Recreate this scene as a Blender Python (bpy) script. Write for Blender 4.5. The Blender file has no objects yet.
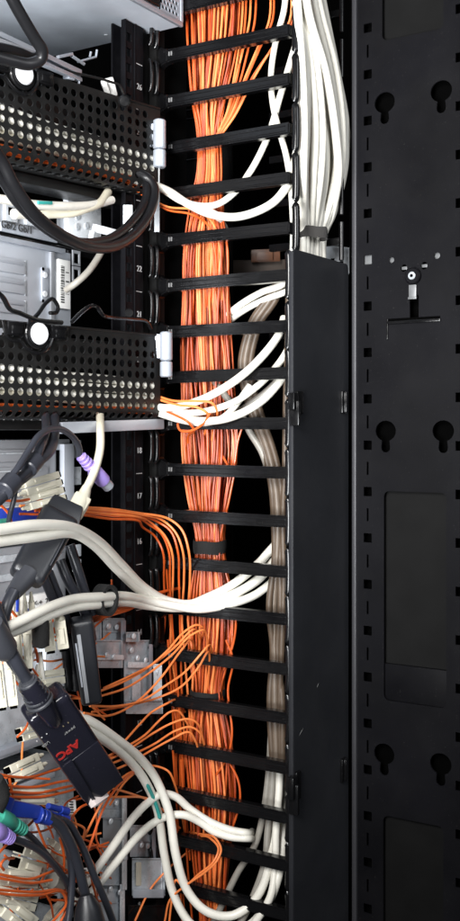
import bpy, bmesh, math, random
from mathutils import Vector, Matrix, geometry
random.seed(7)
sc = bpy.context.scene
COL = sc.collection
D = 1.1; CX = .23; HZ = .491
UD = Vector((.848, -.530)).normalized()      # rack depth axis, towards the viewer
UW = Vector((.530, .848)).normalized()       # rack width axis, away from the viewer
O = Vector((.149, .095))                     # rear post corner

# ------------------------------------------------------------------ placing
def P(px, py, d):
    s = 1 + d / D
    return Vector((CX + (px/1000 - CX)*s, d, HZ + ((921-py)/1000 - HZ)*s))
def ray_depth(px, org, dr):
    n = Vector((-dr.y, dr.x)); k = (px-230)/1000
    s = (n.dot(org) - n.x*CX + n.y*D) / (n.x*k + n.y*D)
    return D*(s-1)
def dW(px, bb=0): return ray_depth(px, O + UD*bb, UW)
def dD(px, a=0): return ray_depth(px, O + UW*a, UD)
OC = Vector((.290, 0))
def surf(px):
    if px < 155: return dW(px)
    if px < 290: return dD(px)
    return ray_depth(min(px, 345), OC, UW)
def S(px, py, b=0): return P(px, py, surf(px) - b)
def RW(a, bb, z): v = O + UW*a + UD*bb; return Vector((v.x, v.y, z))
def aW(px, bb):
    p = P(px, 430, dW(px, bb)); return (Vector((p.x, p.y)) - O).dot(UW)
def zW(px, py, bb): return P(px, py, dW(px, bb)).z
def bD(px, a):
    p = P(px, 430, dD(px, a)); return (Vector((p.x, p.y)) - O).dot(UD)
def zD(px, py, a): return P(px, py, dD(px, a)).z
CAM = Vector((CX, -D, HZ))

# ------------------------------------------------------------------ materials
M = {}
def mat(name, col, rough=.5, metal=0, bump=0, bscale=400, var=0, vscale=30, spec=.5, coat=0, trans=0, stretch=None, rvar=0, sheen=0, dust=0):
    m = bpy.data.materials.new(name); m.use_nodes = True
    nt = m.node_tree; N = nt.nodes; L = nt.links; b = N['Principled BSDF']
    b.inputs['Base Color'].default_value = (*col, 1)
    b.inputs['Roughness'].default_value = rough; b.inputs['Metallic'].default_value = metal
    b.inputs['Specular IOR Level'].default_value = spec
    b.inputs['Coat Weight'].default_value = coat; b.inputs['Coat Roughness'].default_value = .15
    b.inputs['Transmission Weight'].default_value = trans
    b.inputs['Sheen Weight'].default_value = sheen
    tc = N.new('ShaderNodeTexCoord'); mp = N.new('ShaderNodeMapping'); L.new(tc.outputs['Object'], mp.inputs[0])
    if stretch: mp.inputs['Scale'].default_value = stretch
    if var:
        n = N.new('ShaderNodeTexNoise'); n.inputs['Scale'].default_value = vscale; n.inputs['Detail'].default_value = 5
        L.new(mp.outputs[0], n.inputs['Vector'])
        r = N.new('ShaderNodeMapRange'); r.inputs[1].default_value = .3; r.inputs[2].default_value = .7
        r.inputs[3].default_value = 1-var; r.inputs[4].default_value = 1+var
        L.new(n.outputs[0], r.inputs[0])
        v = N.new('ShaderNodeVectorMath'); v.operation = 'SCALE'; v.inputs[0].default_value = col
        L.new(r.outputs[0], v.inputs['Scale']); L.new(v.outputs[0], b.inputs['Base Color'])
    if rvar:
        n = N.new('ShaderNodeTexNoise'); n.inputs['Scale'].default_value = vscale*2.3; n.inputs['Detail'].default_value = 6
        L.new(mp.outputs[0], n.inputs['Vector'])
        r = N.new('ShaderNodeMapRange'); r.inputs[1].default_value = .3; r.inputs[2].default_value = .7
        r.inputs[3].default_value = max(.03, rough-rvar); r.inputs[4].default_value = min(1, rough+rvar)
        L.new(n.outputs[0], r.inputs[0]); L.new(r.outputs[0], b.inputs['Roughness'])
    if bump:
        n = N.new('ShaderNodeTexNoise'); n.inputs['Scale'].default_value = bscale; n.inputs['Detail'].default_value = 3
        L.new(mp.outputs[0], n.inputs['Vector'])
        u = N.new('ShaderNodeBump'); u.inputs['Strength'].default_value = bump; u.inputs['Distance'].default_value = .0006
        L.new(n.outputs[0], u.inputs['Height']); L.new(u.outputs[0], b.inputs['Normal'])
    if dust:
        n = N.new('ShaderNodeTexNoise'); n.inputs['Scale'].default_value = 620; n.inputs['Detail'].default_value = 2
        n2 = N.new('ShaderNodeTexNoise'); n2.inputs['Scale'].default_value = 14; n2.inputs['Detail'].default_value = 6; n2.inputs['Distortion'].default_value = .6
        L.new(mp.outputs[0], n.inputs['Vector']); L.new(mp.outputs[0], n2.inputs['Vector'])
        a = N.new('ShaderNodeMapRange'); a.inputs[1].default_value = .70; a.inputs[2].default_value = .76
        c = N.new('ShaderNodeMapRange'); c.inputs[1].default_value = .42; c.inputs[2].default_value = .75; c.inputs[4].default_value = .10
        L.new(n.outputs[0], a.inputs[0]); L.new(n2.outputs[0], c.inputs[0])
        mx = N.new('ShaderNodeMath'); mx.operation = 'ADD'; mx.use_clamp = True; L.new(a.outputs[0], mx.inputs[0]); L.new(c.outputs[0], mx.inputs[1])
        m2 = N.new('ShaderNodeMath'); m2.operation = 'MULTIPLY'; m2.inputs[1].default_value = dust; L.new(mx.outputs[0], m2.inputs[0])
        mc = N.new('ShaderNodeMixRGB'); src = b.inputs['Base Color'].links[0].from_socket if b.inputs['Base Color'].links else None
        if src: L.new(src, mc.inputs[1])
        else: mc.inputs[1].default_value = (*col, 1)
        mc.inputs[2].default_value = (.30,.29,.27,1); L.new(m2.outputs[0], mc.inputs[0]); L.new(mc.outputs[0], b.inputs['Base Color'])
    M[name] = m; return m
mat('black_plastic', (.004,.004,.0045), .19, bump=.04, bscale=500, rvar=.06, vscale=40, spec=.34, dust=.05)
mat('black_matte', (.003,.003,.003), .7, var=.3, spec=.15)
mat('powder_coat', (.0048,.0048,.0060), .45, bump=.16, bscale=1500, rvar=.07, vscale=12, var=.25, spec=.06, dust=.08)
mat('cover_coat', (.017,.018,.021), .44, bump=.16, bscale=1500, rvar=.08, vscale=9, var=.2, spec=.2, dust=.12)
mat('arm_coat', (.006,.006,.006), .38, bump=.15, bscale=1200, rvar=.08, vscale=30, spec=.28, dust=.06)
mat('rail_edge', (.045,.045,.05), .4, metal=.3, bump=.1)
mat('orange', (.58,.098,.017), .33, var=.13, vscale=60)
mat('orange_pale', (.80,.215,.055), .42, var=.1, vscale=60)
mat('orange_deep', (.36,.048,.011), .4, var=.15, vscale=60)
mat('white_cable', (.75,.73,.655), .38, var=.05, vscale=50)
mat('grey_and_shaded_cable', (.26,.245,.215), .42, var=.12, vscale=45)  # grey jackets, and white cables with shade put into their colour
mat('shaded_taupe_cable', (.13,.10,.075), .45, var=.15, vscale=40)  # grey beige jacket, its colour lowered to paint in the shade
mat('beige_cable', (.62,.58,.46), .4, var=.08, vscale=50)
mat('shaded_tan_cable', (.080,.055,.036), .5, var=.15, vscale=40)  # shade beside the cover is darkened into this cable colour
mat('black_cable', (.007,.007,.008), .36, bump=.04, bscale=700, rvar=.05, spec=.35)
mat('char_cable', (.024,.026,.034), .36, bump=.1, bscale=700, var=.1)
mat('adapter', (.012,.013,.016), .34, bump=.25, bscale=1600, coat=0)
mat('adapter_gloss', (.009,.009,.015), .2, bump=.05, bscale=900, rvar=.06, dust=.10)
mat('adapter_grey', (.035,.037,.044), .45, bump=.2, bscale=1500)
mat('velcro', (.006,.006,.006), .95, bump=1, bscale=900, sheen=0)
mat('velcro_grey', (.03,.028,.026), .95, bump=1, bscale=900, sheen=.1)
mat('steel', (.66,.72,.80), .36, metal=.1, bump=.05, bscale=300, var=.10, vscale=22, stretch=(1,1,9), rvar=.07)
mat('steel_panel', (.44,.47,.52), .42, metal=.35, bump=.06, bscale=500, var=.08, vscale=18)
mat('steel_dull', (.31,.325,.35), .5, metal=.4, bump=.1, bscale=500, var=.18, vscale=25)
mat('zinc', (.66,.69,.72), .30, metal=.15, bump=.05, bscale=160, var=.12, vscale=60, rvar=.08)
mat('zinc_dark', (.42,.45,.48), .32, metal=.15, bump=.08, bscale=160, var=.25, vscale=60, rvar=.12)
mat('silver', (.36,.39,.44), .34, metal=.3, var=.04, vscale=60, rvar=.03)
mat('white_plastic', (.60,.60,.62), .35, var=.03)
mat('beige_plastic', (.62,.59,.48), .45, var=.1, vscale=50, bump=.05)
mat('label_white', (.78,.78,.76), .6, var=.05)
mat('ink', (.02,.02,.02), .6)
mat('mark_white', (.38,.38,.38), .6)
mat('dim_mark', (.16,.16,.16), .6)
mat('red_ink', (.30,.014,.012), .5)
mat('purple', (.33,.24,.62), .4, var=.05)
mat('green', (.04,.28,.20), .4, var=.08)
mat('blue', (.015,.04,.30), .35, var=.1)
mat('teal', (.03,.30,.27), .5)
mat('latch_metal', (.17,.175,.18), .35, metal=.3, var=.15, vscale=90)
mat('clear', (.75,.66,.64), .2, trans=.25)
mat('crinkle', (.55,.54,.52), .3, bump=1, bscale=120, var=.2, vscale=80)
mat('hole_black', (.0015,.0015,.0015), .9, spec=0)
mat('orange_glow', (.12,.045,.018), .4, var=.3, vscale=90)  # base colour that paints an orange glow
mat('brown_dark', (.055,.038,.028), .5, var=.3, vscale=30, bump=.2)
mat('gold', (.6,.5,.3), .3, metal=.8)

# ------------------------------------------------------------------ objects
def link(name, me, m, parent=None, smooth=True):
    if m and not me.materials: me.materials.append(M[m])
    o = bpy.data.objects.new(name, me); COL.objects.link(o)
    if parent is not None:
        o.parent = parent; o.matrix_parent_inverse = parent.matrix_world.inverted()
    return o
def tag(o, label=None, cat=None, group=None, kind=None):
    if label: o['label'] = label
    if cat: o['category'] = cat
    if group: o['group'] = group
    if kind: o['kind'] = kind
    return o
def thing(name, label, cat, loc, group=None):
    o = bpy.data.objects.new(name, None); COL.objects.link(o); o.empty_display_size = .02
    o.location = loc; o.matrix_world = Matrix.Translation(loc)
    return tag(o, label, cat, group)

class MB:
    """collects shapes, builds ONE mesh object"""
    def __init__(s): s.bm = bmesh.new()
    def merge(s, b):
        me = bpy.data.meshes.new('t'); b.to_mesh(me); b.free(); s.bm.from_mesh(me); bpy.data.meshes.remove(me); return s
    def box8(s, c, bev=.0006, seg=2):          # c: 8 corners, bottom 4 then top 4
        b = bmesh.new(); v = [b.verts.new(p) for p in c]
        for f in ((0,3,2,1),(4,5,6,7),(0,1,5,4),(1,2,6,5),(2,3,7,6),(3,0,4,7)): b.faces.new([v[i] for i in f])
        bmesh.ops.recalc_face_normals(b, faces=b.faces)
        if bev: bmesh.ops.bevel(b, geom=list(b.edges), offset=bev, segments=seg, profile=.6, affect='EDGES', clamp_overlap=True)
        return s.merge(b)
    def rack(s, a0, a1, b0, b1, z0, z1, bev=.0006, seg=2):
        return s.box8([RW(a0,b0,z0),RW(a1,b0,z0),RW(a1,b1,z0),RW(a0,b1,z0),RW(a0,b0,z1),RW(a1,b0,z1),RW(a1,b1,z1),RW(a0,b1,z1)], bev, seg)
    def wbox(s, x0, x1, ref, yt, yb, bb, th, bev=.0006, proud=0):
        """box on the rack's width plane: px from x0 to x1, heights read at px=ref"""
        return s.rack(aW(x0,bb), aW(x1,bb), bb-th, bb+proud, zW(ref,yb,bb), zW(ref,yt,bb), bev)
    def dbox(s, x0, x1, ref, yt, yb, a, th, bev=.0006):
        return s.rack(a, a+th, bD(x0,a), bD(x1,a), zD(ref,yb,a), zD(ref,yt,a), bev)
    def beam(s, p, q, w, t, bev=.001, up=None, seg=2, w2=None):
        """box from p to q, width w across the view, thickness t towards the viewer"""
        p, q = Vector(p), Vector(q); x = (q-p).normalized()
        f = (up if up is not None else (CAM-(p+q)/2)).normalized(); f = (f - x*f.dot(x)).normalized(); y = f.cross(x)
        w2 = w if w2 is None else w2; c = []
        for k in (-.5, .5):
            for (e, ww, sg) in ((p,w,-1),(q,w2,-1),(q,w2,1),(p,w,1)):
                c.append(e + y*ww*.5*sg + f*t*k)
        return s.box8(c, bev, seg)
    def tube(s, pts, r, n=10, cap=True):
        pts = [Vector(p) for p in pts]; rs = r if isinstance(r, (list, tuple)) else [r]*len(pts)
        b = bmesh.new(); T = []
        for i in range(len(pts)):
            T.append((pts[min(i+1,len(pts)-1)] - pts[max(i-1,0)]).normalized())
        nrm = T[0].orthogonal().normalized(); rings = []
        for i, p in enumerate(pts):
            nrm = (nrm - T[i]*nrm.dot(T[i]))
            nrm = nrm.normalized() if nrm.length > 1e-6 else T[i].orthogonal().normalized()
            bi = T[i].cross(nrm)
            rings.append([b.verts.new(p + (nrm*math.cos(2*math.pi*k/n) + bi*math.sin(2*math.pi*k/n))*rs[i]) for k in range(n)])
        for i in range(len(rings)-1):
            for k in range(n):
                b.faces.new((rings[i][k], rings[i][(k+1)%n], rings[i+1][(k+1)%n], rings[i+1][k]))
        if cap: b.faces.new(list(reversed(rings[0]))); b.faces.new(rings[-1])
        return s.merge(b)
    def cyl(s, p, q, r, n=20, bev=.0004):
        p, q = Vector(p), Vector(q); t = (q-p).normalized(); e = min(bev, r*.4, (q-p).length*.4)
        return s.tube([p, p+t*1e-5, p+t*e, q-t*e, q-t*1e-5, q], [r-e, r-e, r, r, r-e, r-e], n)
    def poly(s, pts2, fn, th):                 # extruded outline; fn(u,v,w) gives world point
        b = bmesh.new(); n = len(pts2)
        A = [b.verts.new(fn(u,v,0)) for u,v in pts2]; B = [b.verts.new(fn(u,v,th)) for u,v in pts2]
        b.faces.new(A); b.faces.new(list(reversed(B)))
        for i in range(n): b.faces.new((A[i],B[i],B[(i+1)%n],A[(i+1)%n]))
        bmesh.ops.recalc_face_normals(b, faces=b.faces)
        return s.merge(b)
    def build(s, name, m, parent=None, auto=40):
        me = bpy.data.meshes.new(name); bmesh.ops.recalc_face_normals(s.bm, faces=s.bm.faces)
        s.bm.to_mesh(me); s.bm.free()
        for p in me.polygons: p.use_smooth = True
        me.set_sharp_from_angle(angle=math.radians(auto))
        return link(name, me, m, parent)

def plate(outer, holes, fn, th):
    """sheet with holes, real thickness"""
    vs = []; es = []
    for lp in [outer]+holes:
        k = len(vs); vs += [Vector(p) for p in lp]; es += [(k+i, k+(i+1)%len(lp)) for i in range(len(lp))]
    V, E, F, *_ = geometry.delaunay_2d_cdt(vs, es, [], 0, 1e-7)
    def inside(pt, lp):
        c = False; j = len(lp)-1
        for i in range(len(lp)):
            a, b = lp[i], lp[j]
            if (a[1] > pt[1]) != (b[1] > pt[1]) and pt[0] < (b[0]-a[0])*(pt[1]-a[1])/(b[1]-a[1])+a[0]: c = not c
            j = i
        return c
    b = bmesh.new(); A = [b.verts.new(fn(p.x,p.y,0)) for p in V]; B = [b.verts.new(fn(p.x,p.y,th)) for p in V]
    cnt = {}
    for f in F:
        c = (sum(V[i].x for i in f)/len(f), sum(V[i].y for i in f)/len(f))
        if not inside(c, outer) or any(inside(c, h) for h in holes): continue
        b.faces.new([A[i] for i in f]); b.faces.new([B[i] for i in reversed(f)])
        for i in range(len(f)):
            e = (f[i], f[(i+1)%len(f)]); k = tuple(sorted(e)); cnt.setdefault(k, []).append(e)
    for k, e in cnt.items():
        if len(e) == 1:
            i, j = e[0]; b.faces.new((A[j], A[i], B[i], B[j]))
    mb = MB(); mb.merge(b); return mb

def spline(pts, sub=7):
    pts = [Vector(p) for p in pts]
    if len(pts) < 3: return pts
    Q = [pts[0]*2-pts[1]] + pts + [pts[-1]*2-pts[-2]]; out = []
    for i in range(1, len(Q)-2):
        p0,p1,p2,p3 = Q[i-1:i+3]
        t0 = 0; t1 = t0+max((p1-p0).length,1e-5)**.5; t2 = t1+max((p2-p1).length,1e-5)**.5; t3 = t2+max((p3-p2).length,1e-5)**.5
        for k in range(sub):
            t = t1+(t2-t1)*k/sub
            A1 = p0*((t1-t)/(t1-t0))+p1*((t-t0)/(t1-t0)); A2 = p1*((t2-t)/(t2-t1))+p2*((t-t1)/(t2-t1)); A3 = p2*((t3-t)/(t3-t2))+p3*((t-t2)/(t3-t2))
            B1 = A1*((t2-t)/(t2-t0))+A2*((t-t0)/(t2-t0)); B2 = A2*((t3-t)/(t3-t1))+A3*((t-t1)/(t3-t1))
            out.append(B1*((t2-t)/(t2-t1))+B2*((t-t1)/(t2-t1)))
    out.append(pts[-1]); return out
def cable(pts, r, m, name, label, group=None, parent=None, n=10, cat='cable', sub=7):
    """pts: (px, py, b) with b = distance in front of the rack's surface"""
    o = MB().tube(spline([S(*p) for p in pts], sub), r, n).build(name, m, parent)
    if parent is None: tag(o, label, cat, group)
    return o
def text(s, size, org, xd, yd, m, name, parent, th=.00025, cx=True, bold=0):
    cu = bpy.data.curves.new('t', 'FONT'); cu.body = s; cu.size = size; cu.extrude = th; cu.offset = bold
    cu.align_x = 'CENTER' if cx else 'LEFT'; cu.align_y = 'CENTER'
    t = bpy.data.objects.new('t', cu); COL.objects.link(t)
    dg = bpy.context.evaluated_depsgraph_get(); me = bpy.data.meshes.new_from_object(t.evaluated_get(dg))
    bpy.data.objects.remove(t); xd = Vector(xd).normalized(); yd = Vector(yd).normalized(); zd = xd.cross(yd)
    me.transform(Matrix.Translation(Vector(org)+zd*th) @ Matrix((xd, yd, zd)).transposed().to_4x4())
    me.materials.clear()
    return link(name, me, m, parent)
UW3 = Vector((UW.x, UW.y, 0)); UD3 = Vector((UD.x, UD.y, 0)); Z3 = Vector((0,0,1))

# ================================================================== setting
def structure(name, mb, m): return tag(mb.build(name, m), kind='structure')
b = MB(); b.box8([P(-500,1500,.62),P(800,1500,.62),P(800,1500,.64),P(-500,1500,.64),P(-500,-600,.62),P(800,-600,.62),P(800,-600,.64),P(-500,-600,.64)], 0)
structure('background', b, 'hole_black')  # black sheet painting the darkness deep in the rack

# ================================================================== cable manager
ZT, ZB = 1.02, -.08
cm = thing('cable_manager', 'tall black plastic cable manager with horizontal fingers and a smooth hinged cover', 'cable manager', RW(0,0,ZB))
fz = [zD(290, 28+49.4*k, 0) for k in range(-1, 19)]
bt = bD(289, 0)
m = MB(); m.rack(-.004,.012,-.006,.004,ZB,ZT,.001); m.rack(-.003,.075,-.016,-.010,ZB,ZT,.001)
m.build('spine', 'black_matte', cm)
for k in range(-1, 18):
    z = fz[k+1]
    m = MB()
    # rounded posts of the moulding between two fingers
    for (px, w) in ((149.3,.0026),(155,.0036)):
        bb = .004; a = aW(px, bb)
        m.tube(spline([RW(a,bb,z-.0415),RW(a,bb+.002,z-.039),RW(a,bb+.002,z-.010),RW(a,bb,z-.0075)],4), w*.8, 10)
    m.build('spine_rib', 'black_plastic', cm)
for k, z in enumerate(fz):
    m = MB(); z += random.uniform(-.0006,.0006); tl = random.uniform(-.0012,.0012)
    out = [(0,-.021),(.003,-.0135),(.009,-.0082),(.02,-.0064),(bt,-.0060),(bt,.0060),(.02,.0064),(.009,.0082),(.003,.0135),(0,.021)]
    b = bmesh.new(); A = [b.verts.new(RW(0,u,z+v)) for u,v in out]; f = b.faces.new(A)
    ex = bmesh.ops.extrude_face_region(b, geom=[f]); bmesh.ops.translate(b, verts=[v for v in ex['geom'] if isinstance(v, bmesh.types.BMVert)], vec=UW3*.011)
    bmesh.ops.recalc_face_normals(b, faces=b.faces); bmesh.ops.bevel(b, geom=[e for e in b.edges], offset=.0016, segments=2, affect='EDGES', clamp_overlap=True)
    m.merge(b)
    m.rack(-.0006,.001,.02,bt-.004,z+.0016,z+.0028,.0003)     # moulding ridges along the finger
    m.rack(-.0006,.001,.02,bt-.004,z-.0034,z-.0022,.0003)
    m.rack(-.0008,.0115,.014,.0155,z-.0070,z+.0070,.0005)
    # upright bar at the tip
    c0 = RW(.0045, bt+.0035 if k < 6 else bt-.0045, z)
    m.tube(spline([c0+Z3*-.0225, c0+Z3*-.0215+UD3*.0012, c0+Z3*-.018+UD3*.0018, c0+Z3*.018+UD3*.0018, c0+Z3*.0215+UD3*.0012, c0+Z3*.0225],3), [.0018]*3+[.0030]*1+[.0034]*8+[.0030]*3+[.0018]*1 if False else .0041, 14)
    for v_ in m.bm.verts: v_.co.z += tl*max(0,(v_.co.xy-O).length/bt)
    m.build('finger', 'black_plastic', cm)
    s_ = MB()
    for da in (.0195, .0225): s_.rack(-.0022,-.0010,da-.0007+.0,da+.0007,z-.0022,z+.0022,0)
    s_.build('moulded_mark', 'dim_mark', cm)
# far comb on the other side of the opening
ac = .1246
for k, z in enumerate(fz[:8]):
    m = MB(); c0 = Vector((OC.x, OC.y, z)) + UW3*(ac-.009)
    m.tube([c0-Z3*.0215, c0-Z3*.0205, c0+Z3*.0205, c0+Z3*.0215], [.0018,.0028,.0028,.0018], 10)
    m.box8([c0+UW3*x+UD3*y+Z3*w for w in (-.004,.004) for (x,y) in ((-.002,-.09),(.004,-.09),(.004,-.001),(-.002,-.001))], .0008)
    m.build('finger', 'black_plastic', cm)
# inner walls
m = MB(); m.rack(.125,.128,-.12,.02,ZB,ZT,0); m.rack(.118,.125,-.125,-.12,ZB,ZT,0)
m.build('inner_wall', 'black_matte', cm)
for k in range(20):                                            # slots moulded into the inner wall
    z = fz[0]-.020-.0494*k*1.0
    m = MB(); m.rack(.1222,.1246,-.11,.012,z-.0015,z+.0015,.0005); m.rack(.1222,.1246,-.10,-.01,z-.012,z-.010,.0005)
    m.build('wall_ridge', 'black_plastic', cm)
# cover
def CV(u, v, w=0): return Vector((OC.x, OC.y, 0)) + UW3*u + UD3*(w+.004) + Z3*v
zc = P(290,249,0).z
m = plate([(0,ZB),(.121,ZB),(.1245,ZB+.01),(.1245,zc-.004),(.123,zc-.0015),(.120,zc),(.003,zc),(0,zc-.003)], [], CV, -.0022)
cover = m.build('cover', 'cover_coat', cm)
m = MB(); m.box8([CV(x,z,w) for z in (ZB,zc-.002) for (x,w) in ((-.0008,-.005),(.0008,-.005),(.0008,-.0004),(-.0008,-.0004))], .0007)
m.box8([CV(x,z,w) for z in (ZB,zc-.012) for (x,w) in ((.1235,-.011),(.126,-.011),(.126,-.0004),(.1235,-.0004))], .0007)
m.build('cover_edge', 'cover_coat', cover)
def clip(u, py0, py1, w, big):
    d = ray_depth(290, OC, UW); z0 = P(290, py1, 0).z; z1 = P(290, py0, 0).z
    m = MB(); m.box8([CV(x,z,q) for z in (z0,z1) for (x,q) in ((u,-.001),(u+w,-.001),(u+w,.003),(u,.003))], .001)
    if big:
        m.box8([CV(x,z,q) for z in (z0+.004,z1-.002) for (x,q) in ((u-.012,-.002),(u-.002,-.002),(u-.002,.0055),(u-.012,.0055))], .0012)
        m.box8([CV(x,z,q) for z in (z0-.012,z1-.010) for (x,q) in ((u-.007,-.003),(u-.003,-.003),(u-.003,.008),(u-.007,.008))], .0012)
    else:
        m.box8([CV(x,z,q) for z in (z0+.001,z1-.001) for (x,q) in ((u+w*.35,-.001),(u+w*.6,-.001),(u+w*.6,.0055),(u+w*.35,.0055))], .0008)
    m.build('latch', 'black_plastic', cover)
for (u_, py_, l_, a_) in ((.012,738,.010,.6),(.050,697,.006,.7)):
    p0 = CV(u_, P(290,py_,0).z, .0001); p1 = p0 + (UW3*math.cos(a_)+Z3*math.sin(a_))*l_
    MB().tube([p0,(p0+p1)/2+Z3*.0004,p1],[.00008,.00022,.00008],5).build('scratch','dim_mark',cover)
clip(.003,391,414,.013,True); clip(.104,388,412,.012,False)
clip(.001,772,800,.010,True); clip(.104,785,810,.012,False)

# ================================================================== side frame at the right
PA = P(354, 430, .103); PO = Vector((PA.x, PA.y))
def sxy(px, py):
    d = ray_depth(px, PO, UD); p = P(px, py, d)
    return ((Vector((p.x,p.y))-PO).dot(UD), p.z)
def SF(u, v, w=0): return Vector((PO.x, PO.y, 0)) + UD3*u + UW3*w + Z3*v
frame = thing('rack_side_frame', 'black powder coated side frame with keyholes, square holes and a latch', 'rack frame', SF(0,ZB))
holes = []
def rect(px, py, wx, wy, rr=0):
    u, v = sxy(px, py); hx, hy = wx/2000*1.08, wy/2000*1.08
    if not rr: return [(u-hx,v-hy),(u+hx,v-hy),(u+hx,v+hy),(u-hx,v+hy)]
    pts = []
    for (cx_, cy_, a0) in ((hx-rr,-hy+rr,-90),(hx-rr,hy-rr,0),(-hx+rr,hy-rr,90),(-hx+rr,-hy+rr,180)):
        for k in range(5):
            a = math.radians(a0+k*22.5); pts.append((u+cx_+rr*math.cos(a), v+cy_+rr*math.sin(a)))
    return pts
for k in range(-1, 19):
    y = 74.3+46.36*k
    h = rect(367.5, y, 9.0, 9.3, .0008); holes.append(h)
    z = sum(p[1] for p in h)/len(h); dz = h[0][1]-z
    uu = sxy(458.5, 430)[0]; holes.append([(uu-.0035,z-.005),(uu+.0065,z-.005),(uu+.0065,z+.005),(uu-.0035,z+.005)])
    holes.append(rect(367.5, y+23.2, 2.0, 13, 0))
def circ(px, py, r, n=16):
    u, v = sxy(px, py); return [(u+r*math.cos(2*math.pi*k/n), v+r*math.sin(2*math.pi*k/n)) for k in range(n)]
for (px, py) in ((384.5,102.5),(441,91),(385.5,431),(443,431),(384,754),(440.5,764)):
    u, v = sxy(px, py); R_ = .0112; a0 = math.radians(-68); pts = []
    for k in range(22):
        a = a0 + math.radians(316)*k/21; pts.append((u+R_*math.cos(a)*1.06, v+R_*math.sin(a)))
    for k in range(7):
        a = math.radians(180)+math.radians(180)*k/6; pts.append((u+.0052*math.cos(a), v-.018+.0052*math.sin(a)))
    holes.append(pts)
holes.append(circ(391.2,260,.0032)); holes.append(circ(436.6,255.5,.0036))
holes.append(circ(403.5,268,.0040)); holes.append(circ(423.7,265.6,.0040))
holes.append(rect(414,308,9.5,26,.002))
# big openings
def opening(x0, x1, yt, yb, ref, rr=.006):
    u0, _ = sxy(x0, 430); u1, _ = sxy(x1, 430); z1 = sxy(ref, yt)[1]; z0 = sxy(ref, yb)[1]; pts = []
    for (cx_, cy_, a0) in ((u1-rr,z0+rr,-90),(u1-rr,z1-rr,0),(u0+rr,z1-rr,90),(u0+rr,z0+rr,180)):
        for k in range(5):
            a = math.radians(a0+k*22.5); pts.append((cx_+rr*math.cos(a), cy_+rr*math.sin(a)))
    return pts
op = [opening(382,443,-200,41,382), opening(383.7,446,491,700,384), opening(383,443,815,1040,383)]
holes += op
u1 = sxy(500,430)[0]
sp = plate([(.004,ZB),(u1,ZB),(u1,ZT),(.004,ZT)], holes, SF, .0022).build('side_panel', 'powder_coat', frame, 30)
m = MB()
for (w0, w1, ua, ub) in ((-.004,.012,-.0012,.0042),):
    m.box8([SF(u,z,w) for z in (ZB,ZT) for (u,w) in ((ua,w0),(ub,w0),(ub,w1),(ua,w1))], .0014, 3)
m.build('folded_edge', 'rail_edge', frame)
m = MB(); m.box8([SF(u,z,w) for z in (ZB,ZT) for (u,w) in ((-.012,.012),(.004,.012),(.004,.05),(-.012,.05))], .001)
m.box8([SF(u,z,w) for z in (ZB,ZT) for (u,w) in ((-.006,.016),(.3,.016),(.3,.018),(-.006,.018))], 0)
m.build('inner_profile', 'hole_black', frame)
for k, h in enumerate(op):                                     # recessed pressed pans behind the large openings
    us = [p[0] for p in h]; zs = [p[1] for p in h]; a, b_, c, d = min(us)-.003, max(us)+.003, min(zs)-.003, max(zs)+.003
    m = MB(); m.box8([SF(u,z,w) for z in (c,d) for (u,w) in ((a,.0085),(b_,.0085),(b_,.010),(a,.010))], 0)
    if k == 1:
        zz = sxy(384,664)[1]; q = MB(); q.box8([SF(u,z,w) for z in (c,zz) for (u,w) in ((a,.004),(b_,.004),(b_,.0085),(a,.0083))], .001); q.build('inner_shelf', 'powder_coat', frame)
    m.build('recessed_pan', 'black_matte', frame)
# latch mechanism
lt = MB(); u, v = sxy(413.7,276.3); lt.cyl(SF(u,v,-.0010), SF(u,v,-.0050), .0088, 28, .0012); lt = lt.build('latch_roller', 'powder_coat', frame)
m = MB(); m.cyl(SF(u,v,-.0052), SF(u,v,-.0066), .0042, 20, .0008); m.build('bolt_head', 'zinc_dark', lt)
m = MB(); m.cyl(SF(u,v,-.0066), SF(u,v,-.0070), .0018, 6, .0001); m.build('bolt_socket', 'hole_black', lt)
m = MB(); u2, v2 = sxy(413.4,292); m.box8([SF(u2+a,v2+z,w) for z in (-.0075,.0075) for (a,w) in ((-.0042,-.0035),(.0042,-.0035),(.0042,-.0008),(-.0042,-.0008))], .0008)
m.box8([SF(u2+a,v2+z,w) for z in (-.0080,-.0055) for (a,w) in ((-.0048,-.0045),(.0048,-.0045),(.0048,-.0030),(-.0048,-.0030))], .0006)
m.build('latch_tongue', 'latch_metal', frame)
m = MB(); u3, v3 = sxy(414,321.5); m.box8([SF(u3+a,v3+z,w) for z in (-.0016,.0016) for (a,w) in ((-.030,-.0035),(.030,-.0035),(.030,-.0008),(-.030,-.0008))], .0008)
m.box8([SF(u3+a,v3+z,w) for z in (-.018,.004) for (a,w) in ((-.0305,-.0028),(-.0293,-.0028),(-.0293,-.0008),(-.0305,-.0008))], .0003)
m.build('latch_bracket', 'black_plastic', frame)
m = MB(); m.box8([SF(u3+a,v3+z,w) for z in (.0019,.0044) for (a,w) in ((-.029,-.0004),(.029,-.0004),(.029,.0006),(-.029,.0006))], 0)
m.build('latch_recess', 'hole_black', frame)
for (px, py) in ((403.5,268),(423.7,265.6)):
    m = MB(); u, v = sxy(px,py); m.box8([SF(u+a,v+z,w) for z in (-.0012,.0022) for (a,w) in ((-.0042,.0045),(.0036,.0045),(.0036,.006),(-.0042,.006))], .0003)
    m.build('latch_ear', 'latch_metal', frame)
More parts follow.
